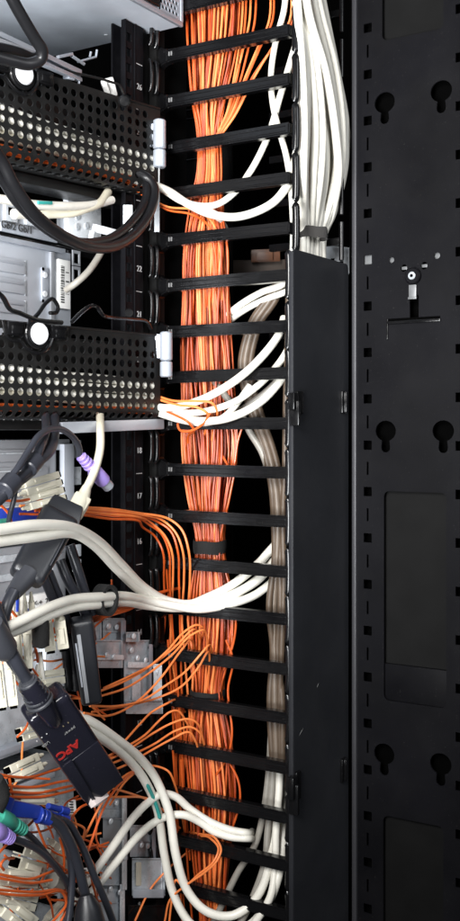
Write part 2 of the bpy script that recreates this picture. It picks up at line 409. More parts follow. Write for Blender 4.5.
for (px, py, r) in ((391.2,260,5),(436.6,255.5,5),(367.5,260,7)):
    m = MB(); u, v = sxy(px,py); r/=1000; m.box8([SF(u+a,v+z,w) for z in (-r,r) for (a,w) in ((-r,.0045),(r,.0045),(r,.006),(-r,.006))], .0003)
    m.build('pale_hole_fill', 'latch_metal', frame)  # the one at the square hole paints light showing through it

# zinc plate by the cover's top right corner
zp = MB(); 
def ZP(u, v, w=0): p = P(338, 262, .13); return Vector((p.x,p.y,p.z)) + Vector((1,0,0))*u + Z3*v + Vector((0,1,0))*w
outl = [(-.030,.020),(.014,.016),(.014,-.010),(.0115,-.014),(.009,-.010),(.0065,-.014),(.004,-.010),(.0015,-.014),(-.001,-.010),(-.0035,-.014),(-.006,-.010),(-.030,-.010)]
sq = lambda x,y,r: [(x-r,y-r),(x+r,y-r),(x+r,y+r),(x-r,y+r)]
zo = plate(outl, [sq(.004,-.001,.0022), sq(-.006,.002,.0022)], ZP, .0015).build('toothed_plate', 'zinc_dark')
tag(zo, 'small grey metal plate with a toothed lower edge behind the top corner of the cover', 'bracket')

# crossbar inside
cb = thing('crossbar', 'dim grey brown horizontal rack beam seen behind the fingers under the painted orange glow', 'beam', P(230,272,.22))
m = MB(); m.beam(P(165,272,.24), P(300,270,.24), .026, .01, .001); m.build('beam', 'brown_dark', cb)
for x in (222,262,240):
    m = MB(); m.beam(P(x,276,.233), P(x+8,276,.233), .006, .004, .0005); m.build('slot', 'hole_black', cb)
st = MB(); st.beam(P(251,256,.222), P(280,255,.222), .015, .003, .0006); st.beam(P(257,256,.218), P(273,256,.218), .010, .003, .0005)
so = st.build('orange_glow_plate', 'orange_glow'); tag(so, 'small plate painted as an orange glow behind the fingers beside the cover top', 'plate')  # orange glow of a small opening, painted as a plate

# ================================================================== rear post with unit numbers
ZP_ = zD(183,26,-.004)-.001
post = thing('rack_post', 'black rack post with square holes and white unit numbers', 'rack post', RW(-.03,0,ZB))
xa0, xa1 = aW(124.6,0), aW(134,0); hs = []
zb = zW(129,83,0); pitch = (zb - zW(129,451,0))/8
for k in range(-26, 14*3):
    z = zb + pitch*.33 - k*pitch/3
    c = (xa0+xa1)/2; hs.append([(c-.0046,z-.0045),(c+.0040,z-.0045),(c+.0040,z+.0045),(c-.0046,z+.0045)])
hs = [h for h in hs if ZB+.01 < h[0][1] < ZP_-.01]
plate([(xa0,ZB),(xa1,ZB),(xa1,ZP_),(xa0,ZP_)], hs, lambda u,v,w: RW(u,w,v), -.002).build('hole_flange', 'powder_coat', post, 30)
bp = .0
m = MB(); m.rack(xa1,xa1+.0012,-.030,.0015,ZB,ZP_,.0004); m.rack(xa0-.0006,xa0+.0008,-.004,.0016,ZB,ZP_,.0004); m.rack(xa0+.003,xa1,-.020,-.018,ZB,ZP_,0)
m.build('side_flange', 'powder_coat', post)
m = MB(); m.rack(xa1+.0012,xa1+.016,-.003,.0005,ZB,ZP_,.0005); m.build('number_strip', 'powder_coat', post)
tx = RW(xa1+.0085, .0006, 0)
for k in range(0, 19):
    z = zb - pitch*k
    text(str(26-k), .0088, (tx.x, tx.y, z), UW3, Z3, 'mark_white', 'unit_number', post)
    m = MB(); m.rack(xa1+.0035,xa1+.0135,.0005,.0008,z+pitch*.5-.0004,z+pitch*.5+.0004,0); m.build('unit_line', 'mark_white', post)
m = MB(); m.rack(xa1+.016,-.004,-.014,-.006,ZB,ZP_,.001); m.build('post_body', 'black_matte', post)

# ================================================================== orange vertical bundle
LR = [(-40,186,243),(0,186,240),(50,188,236),(100,192,226),(130,197,221),(170,197,222),(205,190,223),(250,184,228),(300,183,229),(350,181,232),(400,182,235),(450,182,237),(500,188,229),(545,195,224),(600,190,232),(650,189,231),(690,192,224),(740,186,231),(800,190,236),(860,193,229),(921,198,226),(960,198,226)]
N = 78
slots = [(math.sqrt((i+.5)/N), i*2.39996) for i in range(N)]
for i, (r, th) in enumerate(slots):
    u0, v0 = r*math.cos(th), r*math.sin(th); ph = random.uniform(0,6.28); amp = random.uniform(.05,.34)*(1 if random.random()<.6 else 1.6)
    fr = random.uniform(.5,1.7); pts = []
    for (y, l, rr) in LR:
        tight = 1 if (rr-l) > 33 else .3
        u = u0*random.uniform(.93,1.06) + amp*tight*math.sin(ph+y/921*6.28*fr); u = max(-1.03, min(1.03, u)); v = v0 + .3*math.sin(ph*2+y/110)
        half = (rr-l)/2
        pts.append(((l+rr)/2+u*half*.97, y, -.034 - v*min(half*1.0,19)/1000))
    cable(pts, random.choice((.00095,.0011,.0012,.0013)), random.choice(('orange','orange','orange_pale','orange_deep','orange_deep')), 'fibre_cord',
          'thin orange fibre cord in the vertical bundle behind the black fingers', 'orange cords in the vertical bundle', n=6, sub=4)
# fan leaving the bundle to the upper right
for i, (x1, x2) in enumerate(((244,236),(247,239),(251,238),(256,243),(270,247),(273,249),(290,256),(293,254))):
    cable([(x1,-30,-.03),(x1-2+i*.3,20,-.028),((x1+x2)/2-1,48,-.028),(x2-2,78,-.028),(x2*.5+109,112,-.028),(212+i*.6,148,-.025),(211+i,190,-.025),(210+i*1.8,240,-.024),(205+i*2.0,300,-.030),(205+i*1.6,345,-.050)],
          .0012, ('orange_pale','orange')[i%2], 'fibre_cord', 'thin orange cord fanning out of the bundle towards the top right', 'orange cords fanning to the top right', n=7)
# loose strays
for (pts, lab) in (([(222,455,-.02),(232,470,-.018),(238,440,-.018),(243,425,-.02)], 'short orange cord straying from the right of the bundle above the second strap'),
    ([(226,640,-.02),(233,660,-.018),(228,690,-.02),(232,735,-.018),(226,760,-.02),(216,775,-.02)], 'orange cord bowing out at the right of the bundle below the lower strap'),
    ([(228,760,-.02),(238,780,-.018),(240,800,-.018),(232,830,-.02)], 'orange cord bowing out near the lowest fingers right of the bundle'),
    ([(224,590,-.02),(235,615,-.018),(234,640,-.02),(224,670,-.02)], 'orange cord bulging right of the bundle between the two straps')):
    cable(pts, .0012, 'orange', 'fibre_cord', lab, n=7)
def strap(cx_, py, w, h, b, m_, label, cat='strap', dep=.017, seg=28):
    c = S(cx_, py, b); mb = MB(); bm_ = bmesh.new(); rings = []
    s = 1 + surf(cx_)/D
    for (dz, k) in ((-.5,.96),(-.5,1),(-.25,1.03),(0,1.04),(.25,1.03),(.5,1),(.5,.96)):
        rings.append([bm_.verts.new(c + Vector((math.cos(2*math.pi*t/seg)*w/2000*k*s, -math.sin(2*math.pi*t/seg)*dep*k, dz*h/1000*s + .0006*math.sin(t*.9)))) for t in range(seg)])
    for i in range(6):
        for t in range(seg): bm_.faces.new((rings[i][t],rings[i][(t+1)%seg],rings[i+1][(t+1)%seg],rings[i+1][t]))
    mb.merge(bm_); o = mb.build('cable_strap', m_); return tag(o, label, cat)
strap(210,546,34,13,-.034,'velcro','wide black strap around the middle of the orange bundle', dep=.024)
strap(208,693,36,9,-.034,'velcro','narrow black strap around the lower part of the orange bundle', dep=.023)

# ================================================================== white bundle top right
def wc(pts, label, group=None, m_='white_cable', r=.0041, n=12, name='network_cable'): return cable(pts, r, m_, name, label, group, n=n)
WL = 'thick white cable in the bundle right of the finger tips above the cover'; WG = 'white cables in the upper right bundle'
for (xs, bs) in (((292,296,300,299,299,301,303,303),(-.01,)), ((296,300,306,306,304,305,306,306),(.0,)), ((300,303,311,315,313,311,310,309),(.004,)),
    ((299,305,309,309,308,308,309,309),(-.02,)), ((304,308,317,322,320,315,313,312),(.012,)), ((309,313,319,325,325,319,316,315),(-.004,)),
    ((312,317,322,328,331,323,318,318),(-.018,)), ((308,316,329,337,336,326,319,318),(.010,)), ((311,321,335,342,340,328,321,320),(.014,)),
    ((316,325,336,346,343,332,322,322),(-.002,)), ((302,309,325,335,338,331,323,322),(.022,)), ((295,298,302,304,303,303,304,304),(.010,)), ((306,311,314,318,318,314,312,312),(-.03,))):
    ys = (-30,15,70,130,175,215,236,262); pts = []
    for x, y in zip(xs, ys):
        # stay on the outer side of the opening until the cover begins
        bb = bs[0] if y < 200 else (bs[0]*.2-.020 if y < 230 else -.026-abs(bs[0])*.3)
        pts.append((max(x, 297.5) if y > 5 else x, y, bb))
    pts += [(pts[-1][0]-2, 330, -.035), (pts[-1][0]-4, 420, -.04)]
    wc(pts, WL, WG, r=.0045)
strap(311,234,33,11,-.022,'velcro_grey','dark grey strap gathering the thick white cables just above the cover', dep=.017)
# white ones at the left of the tips
wc([(287,-30,-.02),(284,10,-.02),(276,40,-.024),(271,75,-.024),(273,105,-.024),(279,130,-.024),(286,155,-.024),(291,190,-.028),(293,235,-.03),(290,300,-.035)], 'white cable hanging left of the finger tips at the very top', r=.0032)
wc([(300,30,-.03),(288,70,-.03),(279,100,-.028),(272,125,-.026),(262,150,-.024),(250,172,-.022),(234,193,-.016),(215,205,-.004),(190,204,.012),(170,192,.022),(150,183,.03),(125,178,.0)], 'white cable climbing from beside the upper hinge to the finger tips', r=.0035)
wc([(297,150,-.03),(290,180,-.02),(276,200,-.014),(258,211,-.010),(235,217,-.004),(210,214,.004),(188,204,.012),(168,191,.022),(150,184,.03),(125,178,.0)], 'white cable sagging in a long arc between the upper hinge and the finger tips', r=.0043)
wc([(226,231,-.05),(221,222,-.03),(216,215,-.01),(205,210,.004),(180,200,.014),(160,188,.024),(130,180,.0)], 'white cable lying under the sagging arc beside the upper hinge', r=.004)
cable([(125,182,-.005),(150,200,.02),(168,210,.018),(190,214,.01),(207,224,-.01),(215,250,-.02),(217,300,-.024)], .0012, 'orange', 'fibre_cord', 'orange cord running from under the upper arm below the white cables', n=7)
cable([(125,182,-.002),(150,198,.022),(168,207,.020),(195,210,.008),(212,222,-.01),(220,250,-.02),(222,300,-.024)], .0012, 'orange_pale', 'fibre_cord', 'orange cord touching the underside of the white cables by the upper hinge', n=7)

# mid region cables
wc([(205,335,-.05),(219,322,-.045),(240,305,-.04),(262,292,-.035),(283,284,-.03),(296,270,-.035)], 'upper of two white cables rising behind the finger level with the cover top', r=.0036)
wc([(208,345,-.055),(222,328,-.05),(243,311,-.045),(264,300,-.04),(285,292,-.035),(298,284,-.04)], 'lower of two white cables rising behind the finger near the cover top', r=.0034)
for j, (dx, col) in enumerate(((0,'shaded_taupe_cable'),(5.5,'shaded_tan_cable'),(-4,'shaded_tan_cable'))):
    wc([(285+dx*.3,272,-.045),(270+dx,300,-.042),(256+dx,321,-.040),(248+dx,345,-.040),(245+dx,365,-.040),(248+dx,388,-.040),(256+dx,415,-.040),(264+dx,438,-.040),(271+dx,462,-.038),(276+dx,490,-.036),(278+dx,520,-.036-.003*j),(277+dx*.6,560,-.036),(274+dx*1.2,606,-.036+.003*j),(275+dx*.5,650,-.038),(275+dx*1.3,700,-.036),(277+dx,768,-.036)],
       ('shade-darkened grey beige cable curving down left of the cover, middle of three','shade-darkened grey beige cable curving down left of the cover, nearest the finger tips','shade-darkened grey beige cable curving down left of the cover, nearest the orange bundle')[j], m_=col, r=.0036)
wc([(289,270,-.03),(288,330,-.03),(286,400,-.03),(285,470,-.03),(283,520,-.034),(284,580,-.034),(282,640,-.034),(280,700,-.036),(281,768,-.036)], 'shade-darkened grey beige cable running straight down just left of the cover edge', m_='shaded_tan_cable', r=.0034)
wc([(284,318,-.03),(279,334,-.014),(266,352,.0),(245,373,.010),(219,391,.018),(195,402,.022),(165,408,.028),(145,402,.006),(125,392,-.01)], 'bright white cable sweeping up from the lower hinge, topmost of the fan', r=.0042)
wc([(294,335,-.04),(284,356,-.03),(270,374,-.022),(255,388,-.014),(238,400,-.004),(215,409,.010),(190,413,.020),(160,409,.024),(135,400,-.01)], 'white cable in the fan by the lower hinge, second from the top', r=.0036)
wc([(292,362,-.04),(281,380,-.026),(263,400,-.012),(242,413,.002),(220,420,.012),(200,421,.020),(175,418,.026),(158,411,.024),(135,402,-.01)], 'white cable with the lowest sag in the fan by the lower hinge', r=.0042)
wc([(296,352,-.05),(284,372,-.045),(270,388,-.04),(255,400,-.036),(236,413,-.03),(220,420,-.01)], 'shade-darkened white cable behind the fan beside the lower hinge', m_='grey_and_shaded_cable', r=.0034)
wc([(212,378,-.04),(220,388,-.02),(230,402,-.02),(240,413,-.03),(250,432,-.035),(262,452,-.038),(270,476,-.04)], 'grey white cable dropping behind the finger just right of the orange bundle', m_='grey_and_shaded_cable', r=.0038)
wc([(135,402,-.01),(158,413,.024),(185,421,.024),(205,423,.014),(224,417,.002),(238,402,-.01),(250,385,-.02)], 'white cable tucked under the others at the lower hinge', r=.0035)
for i, (pts, lab) in enumerate((
    ([(130,388,-.01),(157,396,.024),(175,401,.03),(198,401,.026),(212,403,.022),(217,411,.010),(216,422,-.01),(212,440,-.02)],'pale orange cord looping over the white fan by the lower hinge'),
    ([(130,392,-.01),(157,399,.026),(178,405,.03),(196,407,.026),(206,412,.02),(208,420,0),(204,436,-.02)],'pale orange cord in a lower loop over the white fan'),
    ([(130,400,-.01),(157,408,.024),(175,415,.034),(188,422,.034),(194,430,.02),(188,438,-.01),(190,470,-.02)],'orange cord diving under the white fan near the black finger'),
    ([(210,413,.02),(203,424,.022),(190,431,.024),(180,430,.022),(178,424,.02),(183,418,.01)],'small orange loop hanging at the finger below the white fan'))):
    cable(pts, .0013, 'orange_pale' if i < 2 else 'orange', 'fibre_cord', lab, n=8)

# long white cables at the middle left
wc([(-30,533,.13),(0,529.5,.13),(35,525,.128),(70,527,.118),(98,541,.098),(122,565,.07),(145,588,.05),(168,601,.03),(190,604,.012),(206,598,-.004),(232,585,-.022),(258,564,-.036),(268,553,-.050),(277,543,-.062)], 'white cable crossing the black adapter in an arc, uppermost of the pair', r=.0046)
wc([(-30,545,.125),(0,541,.125),(40,536,.123),(72,533,.114),(94,545,.094),(118,570,.066),(142,592,.046),(165,604,.028),(190,607,.012),(215,601,-.004),(240,591,-.022),(260,578,-.038),(269,567,-.050),(278,556,-.062)], 'white cable crossing the black adapter in an arc, lower of the pair', r=.0046)
wc([(-30,645,.10),(0,631,.10),(25,619,.10),(50,607,.095),(75,599,.085),(100,597,.08),(125,596,.066),(150,601,.05),(175,606,.03),(200,609,.012),(230,604,-.010),(253,596,-.034),(265,588,-.048),(278,577,-.062)], 'white cable running through the black loop strap, upper of the pair', r=.0045)
wc([(-30,650,.092),(0,637,.092),(25,627,.092),(50,615,.09),(75,607,.082),(100,604,.075),(125,602,.060),(150,606,.045),(175,608,.026),(200,606,.008),(230,597,-.014),(251,584,-.036),(264,574,-.050),(278,563,-.062)], 'white cable running through the black loop strap, lower of the pair', r=.0045)
# velcro ring
def ring(px, py, b, rx, rz, w, th, m_, label, tilt=0, cat='strap'):
    c = S(px, py, b); mb = MB(); bm_ = bmesh.new(); R = []; n = 30
    ax = Vector((math.cos(tilt), -.55, math.sin(tilt))).normalized(); e1 = Z3 - ax*Z3.dot(ax); e1.normalize(); e2 = ax.cross(e1)
    for t in range(n):
        a = 2*math.pi*t/n; dr = e1*math.cos(a)*rz + e2*math.sin(a)*rx; q = dr.normalized()
        R.append([bm_.verts.new(c+dr+ax*x*w/2+q*y*th) for (x,y) in ((-1,0),(1,0),(1,1),(-1,1))])
    for t in range(n):
        for k in range(4): bm_.faces.new((R[t][k],R[t][(k+1)%4],R[(t+1)%n][(k+1)%4],R[(t+1)%n][k]))
    mb.merge(bm_); return tag(mb.build('cable_strap', m_), label, cat)
ring(105,600,.072,.0105,.0115,.013,.0035,'velcro','black fuzzy loop strap holding the two white cables')
# lower white cables
wc([(60,706,.03),(92,722,.05),(118,740,.06),(140,758,.06),(157,781,.055),(169,812,.048),(176,855,.045),(187,890,.035),(206,911,.024),(230,916,.008),(250,905,-.006),(262,888,-.014),(269,866,-.022),(274,830,-.045),(277,780,-.06),(278,718,-.07)], 'long white cable looping down from behind the lettered adapter, inner of the pair', r=.0045)
wc([(50,710,.03),(80,726,.046),(104,740,.054),(126,757,.054),(145,781,.05),(158,812,.045),(164.5,855,.04),(174,895,.034),(192,925,.026),(222,938,.012),(250,925,-.006),(268,903,-.014),(278,878,-.02),(282,850,-.04),(283,800,-.06),(284,718,-.07)], 'long white cable looping down from behind the lettered adapter, outer of the pair', r=.0045)
wc([(225,945,0),(244,916,-.01),(256,890,-.018),(265,862,-.026),(268,830,-.034),(272,790,-.040),(276,718,-.05)], 'shade-darkened white cable rising from the bottom edge left of the others by the cover', r=.0038, m_='grey_and_shaded_cable')
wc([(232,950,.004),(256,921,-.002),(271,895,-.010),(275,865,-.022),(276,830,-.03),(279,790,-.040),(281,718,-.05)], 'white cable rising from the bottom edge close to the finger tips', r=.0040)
wc([(205,940,-.01),(222,905,-.018),(238,872,-.026),(255,845,-.032),(263,815,-.036),(268,780,-.040),(272,718,-.05)], 'grey cable in shade crossing behind the lowest fingers', r=.0036, m_='grey_and_shaded_cable')
wc([(70,905,.03),(90,878,.045),(112,848,.05),(133,818,.05),(150,801,.05),(162,794,.046),(176,797,.03),(190,809,.016),(210,822,.004),(230,830,-.006),(246,833,-.012),(250.5,833,-.03),(252,832,-.055)], 'white cable rising from bottom left and ending in mid air, upper of the pair', r=.0041)
wc([(80,905,.034),(98,885,.045),(118,860,.05),(138,836,.05),(155,822,.048),(168,816,.042),(184,815,.03),(200,822,.014),(215,832,.004),(232,837,-.006),(247,838,-.012),(251.5,838,-.03),(253,837,-.055)], 'white cable rising from bottom left and ending in mid air, lower of the pair', r=.0041)
o = MB().tube(spline([S(147,784,.0560),S(153,797,.0548),S(158.0,811,.0520),S(160,819,.0508)]), [.0008]+[.0020]*20+[.0008], 8).build('colour_mark', 'teal'); tag(o, 'green stripe of tape on the outer white cable near the bottom', 'tape')

# ================================================================== orange cords crossing left of the bundle
def oc(pts, label, m_='orange_pale', r=.00115, group=None): return cable(pts, r, m_, 'fibre_cord', label, group, n=8)
G1 = 'orange cords arching below the purple plug'
for i in range(6):
    e = (0,2.6,1.4,5.2,4.0,7.6)[i]; x2 = (189,178,183,169,172,163)[i]
    oc([(20+i*5,506+i*1.6,.04),(55,504.5+e*1.0,.045),(80,507+e,.05),(110,509+e*1.3,.05),(138,513+e*1.0,.04+.002*i),(x2-20,519+e*1.1,.03),(x2-7,530+i*1.5,.022),(x2,552,.016),(x2+1,580,-.004),(x2-1+i%2*3,620,-.016),(x2+4-i,660,-.02),(x2+3+i*2,720,-.024),(x2+12,800,-.03)],
       'orange cord arching from the beige plugs over the spine below the purple plug', ('orange_pale','orange')[i%2], .00125, G1)
for i in range(3):
    oc([(-20,590+i*4,.05),(0,603+i*4,.05),(16,617+i*4,.05),(34,626+i*2,.045),(55,629+i*1.5,.04),(80,623+i*1.5,.04),(108,612+i*2,.045),(132,605+i*1.5,.04),(152,597-i,.02),(166,591,-.005),(180,588,-.03)],
       'orange cord dipping below the white pair from the left edge to the spine', 'orange', .0016, 'orange cords dipping below the white pair')
mid = (([(98,692,.06),(125,681,.05),(150,666,.045),(168,650,.04),(183,633,.034),(196,625,.022),(203,628,.01),(200,645,-.02),(202,680,-.028)],'orange cord arching from the long black adapter up to the bundle, topmost'),
       ([(98,697,.06),(128,687,.05),(152,671,.045),(172,655,.04),(190,636,.034),(203,630,.02),(207,638,0),(206,660,-.026)],'orange cord arching from the long black adapter, second from the top'),
       ([(90,706,.05),(118,706,.048),(145,699,.044),(165,686,.042),(185,672,.04),(200,655,.034),(209,645,.02),(212,660,-.02)],'long orange cord sweeping up in front of the grey bracket to a loop end'),
       ([(84,713,.05),(106,716,.048),(126,709,.044),(146,694,.042),(164,674,.04),(180,652,.034),(190,640,.02),(195,650,-.02)],'orange cord sagging below the long black adapter'),
       ([(104,688,.054),(130,676,.05),(156,662,.045),(176,646,.04),(192,630,.03),(199,636,0),(198,670,-.025)],'orange cord in the middle of the fan beside the grey bracket'),
       ([(92,712,.04),(130,705,.036),(160,697,.034),(182,686,.03),(198,668,.024),(208,652,.012),(208,690,-.025)],'orange cord nearly level across the lower edge of the grey bracket'),
       ([(108,760,.045),(124,742,.04),(140,724,.038),(152,712,.034),(166,704,.026),(178,700,-.01),(185,712,-.03)],'orange cord climbing steeply left of the second bracket foot'),
       ([(100,760,.05),(120,750,.046),(145,735,.04),(160,720,.034),(170,712,.026),(178,711,.014),(188,725,-.004),(196,745,-.026)],'orange cord humped over the spine below the grey bracket'),
       ([(104,762,.05),(128,750,.046),(152,734,.04),(170,724,.034),(186,719,.022),(196,722,.01),(203,738,-.01),(206,760,-.026)],'orange cord in the lower fan, upper of the long three'),
       ([(106,766,.05),(132,755,.046),(156,743,.04),(175,731,.034),(190,727,.022),(200,733,.008),(206,752,-.02)],'orange cord in the lower fan, middle of the long three'),
       ([(104,774,.05),(130,763,.046),(152,750,.04),(172,739,.034),(188,732,.022),(196,742,.006),(199,760,-.02)],'orange cord in the lower fan, lowest of the long three'),
       ([(110,805,.05),(125,782,.046),(140,770,.04),(155,766,.034),(168,771,.026),(175,785,.012),(180,805,-.01),(186,840,-.03)],'orange cord hooped beside the clear plug and over to the spine'),
       ([(72,822,.06),(85,830,.055),(80,846,.04),(97,812,.06),(110,790,.055),(126,775,.045),(136,770,.04)],'orange cord rising behind the white pair at the bottom left'),
       ([(95,785,.06),(115,789,.06),(135,795,.05),(150,801,.044),(165,812,.03),(172,822,.02),(180,828,-.01)],'orange cord running right from the clear plug behind the white cables'),
       ([(96,797,.062),(120,797,.058),(140,797,.05),(152,800,.04)],'short level orange cord from the clear plug to the white cable'),
       ([(165,921,.03),(170,900,.036),(185,886,.036),(204,873,.034),(216,862,.03),(221,850,.022),(215,838,.012),(200,834,-.012),(190,832,-.03)],'orange cord looping forward between the lowest fingers'),
       ([(168,935,.03),(172,900,.034),(176,880,.03),(183,886,.028),(199,874,.03),(214,861,.027),(218.5,849,.018),(210,838,.006),(198,836,-.02)],'second orange cord of the loop between the lowest fingers'),
       ([(135,921,.02),(150,890,.02),(165,872,.02),(178,860,-.02),(190,850,-.03)],'dim orange cord behind the white loop at the bottom'))
for pts, lab in mid: oc(pts, lab)
for i, (x, y) in enumerate(((168,560),(172,590),(176,640),(170,640),(180,690),(175,750),(183,760),(178,820))):
    oc([(x-2,y,.0),(x,y+30,-.012),(x+2,y+60,-.02),(x+5,y+110,-.026),(x+10,y+170,-.03)], 'thin orange cord running down beside the spine left of the bundle', 'orange', .0012, 'orange cords beside the spine')

# ================================================================== perforated arms
UA = Vector((.656,.755,0)).normalized(); NA = Vector((UA.y,-UA.x,0))      # NA faces the viewer side (right/near)
NA = NA if NA.y < 0 else -NA
def arm(pyR, label, seed):
    pR = P(158.5, pyR, .062); z0 = pR.z
    def AP(s, out, dz): return pR - UA*s + NA*out + Z3*dz          # s to the left, out to the viewer, dz down negative
    t = thing('cable_tray', label, 'cable arm', AP(.1,0,-.09), 'perforated cable arms')
    # profile: vertical face, curved lower corner, underside
    R_ = .014; H_ = .076
    def prof(v):
        if v < H_: return (0, -v)
        a = (v-H_)/R_
        if a < math.pi/2: return (-R_*(1-math.cos(a)), -H_-R_*math.sin(a))
        return (-R_-(v-H_-R_*math.pi/2), -H_-R_)
    L_ = .36; px_ = .0108; pz_ = .0108; v0 = .0046
    rows = 9; cols = int(L_/px_)
    bm_ = bmesh.new(); n = 16
    def vert(s, v): o_, dz = prof(v); return bm_.verts.new(AP(s, o_, dz))
    s0 = .004
    for c in range(cols):
        for r in range(rows):
            cs, cv = s0+px_*(c+.5), v0+pz_*(r+.5)
            if r == rows-1 and False: continue
            hole = not (r == 0 and (c < 1)) and not (r == 1 and c > 25 and False)
            hx, hz = px_/2, pz_/2
            sq_ = []; ci = []
            for k in range(n):
                a = 2*math.pi*k/n + math.pi/4*0; ca, sa = math.cos(a), math.sin(a); m_ = max(abs(ca), abs(sa))
                sq_.append(vert(cs+hx*ca/m_, cv+hz*sa/m_)); ci.append(vert(cs+.0038*ca, cv+.0038*sa))
            for k in range(n): bm_.faces.new((sq_[k], sq_[(k+1)%n], ci[(k+1)%n], ci[k]))
            if not hole: bm_.faces.new(ci)
    def strip(sa, sb, va, vb, nv=1):
        for k in range(nv):
            a, b_ = va+(vb-va)*k/nv, va+(vb-va)*(k+1)/nv
            bm_.faces.new((vert(sa,a),vert(sb,a),vert(sb,b_),vert(sa,b_)))
    ve = v0+pz_*rows
    strip(-.002, s0+px_*cols, 0, v0); strip(-.002, s0, v0, ve, 24); strip(-.002, s0+px_*cols, ve, ve+.006)
    bmesh.ops.remove_doubles(bm_, verts=bm_.verts, dist=1e-5); bmesh.ops.recalc_face_normals(bm_, faces=bm_.faces)
    me = bpy.data.meshes.new('perforated_panel'); bm_.to_mesh(me); bm_.free()
    o = link('perforated_panel', me, 'arm_coat', t); so_ = o.modifiers.new('s','SOLIDIFY'); so_.thickness = .0012; so_.offset = 0
    # underside lip, back sheet and bar below
    m = MB(); 
    def abox(s1, s2, o1, o2, z1, z2, bev=.001): return m.box8([AP(s,o_,z) for z in (z1,z2) for (s,o_) in ((s1,o1),(s2,o1),(s2,o2),(s1,o2))], bev)
    abox(-.001,L_,-.062,-.030,-.100,-.090,.003); m.build('bottom_bar', 'arm_coat', t)
    m = MB(); abox(-.001,L_,-.060,-.058,-.090,-.004,.0005); m.build('back_sheet', 'arm_coat', t)
    # rolled top edge with the raised tabs
    m = MB(); m.tube(spline([AP(s,.001,dz) for (s,dz) in ((-.001,0),(.045,0),(.050,.002),(.056,.0105),(.060,.012),(.20,.004),(.36,.004))] if seed else [AP(s,.0005,0) for s in (-.001,.1,.36)],4), .0013, 8); m.build('rolled_edge', 'arm_coat', t)
    return t, AP
t1, A1 = arm(109, 'upper black perforated cable arm with a white disc and slanting rows of holes', 1)
t2, A2 = arm(335.5, 'lower black perforated cable arm with a white disc below the wire brace', 0)
def sAt(AP, px):                                              # distance along the arm at image column px
    lo, hi = -.05, .5
    for _ in range(40):
        mi = (lo+hi)/2; p = AP(mi,0,0); q = (p.x-CX)/(1+p.y/D)*1000+230
        if q > px: lo = mi
        else: hi = mi
    return lo
for (t, AP, px, py) in ((t1,A1,20,75), (t2,A2,35,334)):
    s = sAt(AP, px); p = AP(s,0,0); zc_ = P(px,py,p.y).z - p.z
    c = AP(s,.0,zc_); m = MB()
    m.cyl(c+NA*.001, c+NA*.0055, .0148, 32, .001)
    bz = m.build('disc_bezel', 'black_plastic', t)
    m = MB(); m.cyl(c+NA*.0055, c+NA*.0085, .0104, 32, .0015); m.build('white_disc', 'white_plastic', bz)
    for sg in (-1, 1):
        m = MB(); w = .034 if sg > 0 else .030
        q = c - UA*sg*.026 + Z3*.003
        m.beam(q-UA*.010+NA*.0035, q+UA*.010+NA*.0035, .013, .005, .0015, up=NA)
        m.beam(q-UA*.006+NA*.0065-Z3*.001, q+UA*.006+NA*.0065-Z3*.001, .008, .003, .0012, up=NA)
        m.build('clamp_block', 'black_plastic', t)
    m = MB(); m.tube(spline([c+UA*x+Z3*z+NA*.004 for (x,z) in ((-.040,.010),(-.036,-.004),(-.030,-.008),(-.020,-.008),(-.013,-.014),(-.005,-.0175),(.004,-.0178),(.012,-.013),(.017,-.005),(.020,.002),(.030,.004))],4), .0016, 8)
    m.build('wire_bail', 'black_plastic', t)
# cables lying inside the arms (seen through the holes)
for k, (AP, nm) in enumerate(((A1,'upper'),(A2,'lower'))):
    for j, (zz, dd, oo, m_) in enumerate(((-.036,-.011,-.0062,'white_cable'),(-.0455,-.010,-.0062,'white_cable'),(-.055,-.009,-.0070,'white_cable'),(-.064,-.006,-.0085,'beige_cable'))):
        pts = [AP(s, oo, zz + dd*(1-s/.3)*1.6 + .0015*math.sin(s*30+j)) for s in (.35,.28,.2,.14,.08,.02,-.004)]
        o = MB().tube(spline(pts), .0044, 10).build('network_cable', m_)
        tag(o, ('first','second','third','fourth')[j]+' pale cable from the top inside the %s perforated arm' % nm, 'cable', 'pale cables inside the arms')
    for j in range(4):
        pts = [AP(s, -.006-.0035*j, -.0775-.0014*(j%3) + .001*math.sin(s*40+j*2)) for s in (.35,.28,.2,.14,.08,.02,-.002)]
        o = MB().tube(spline(pts), .0016, 8).build('fibre_cord', 'orange')
        tag(o, 'orange cord lying in the bottom of the %s arm behind its lowest holes' % nm, 'cable', 'orange cords inside the %s arm' % nm)
# hinges
def hinge(x0, x1, ys, label, plate_):
    c = P((x0+x1)/2, ys[0], .058); r = (x1-x0)/2000*1.05
    t = thing('hinge', label, 'hinge', P((x0+x1)/2, ys[-1], .058), 'hinges at the arm ends')
    for (y0, y1) in zip(ys[:-1], ys[1:]):
        m = MB(); m.cyl(P((x0+x1)/2,y0+.4,.058), P((x0+x1)/2,y1-.4,.058), r, 24, .0012); m.build('knuckle', 'silver', t)
    m = MB(); m.beam(P(x0-6,(ys[0]+ys[1])/2,.060), P(x0+3,(ys[0]+ys[1])/2,.060), (ys[1]-ys[0])/1000*.86, .0025, .0008); m.build('hinge_leaf', 'silver', t)
    if plate_:
        m = MB(); m.beam(P(157,ys[-1],.062), P(157,232,.062), .0055, .002, .0005); m.build('hinge_pin_strip', 'zinc', t)
    return t
hinge(153,166,(119.5,149.5,168),'grey metal hinge at the end of the upper perforated arm',True)
hinge(160,172.5,(331.5,361,377.5),'grey metal hinge at the end of the lower perforated arm',False)
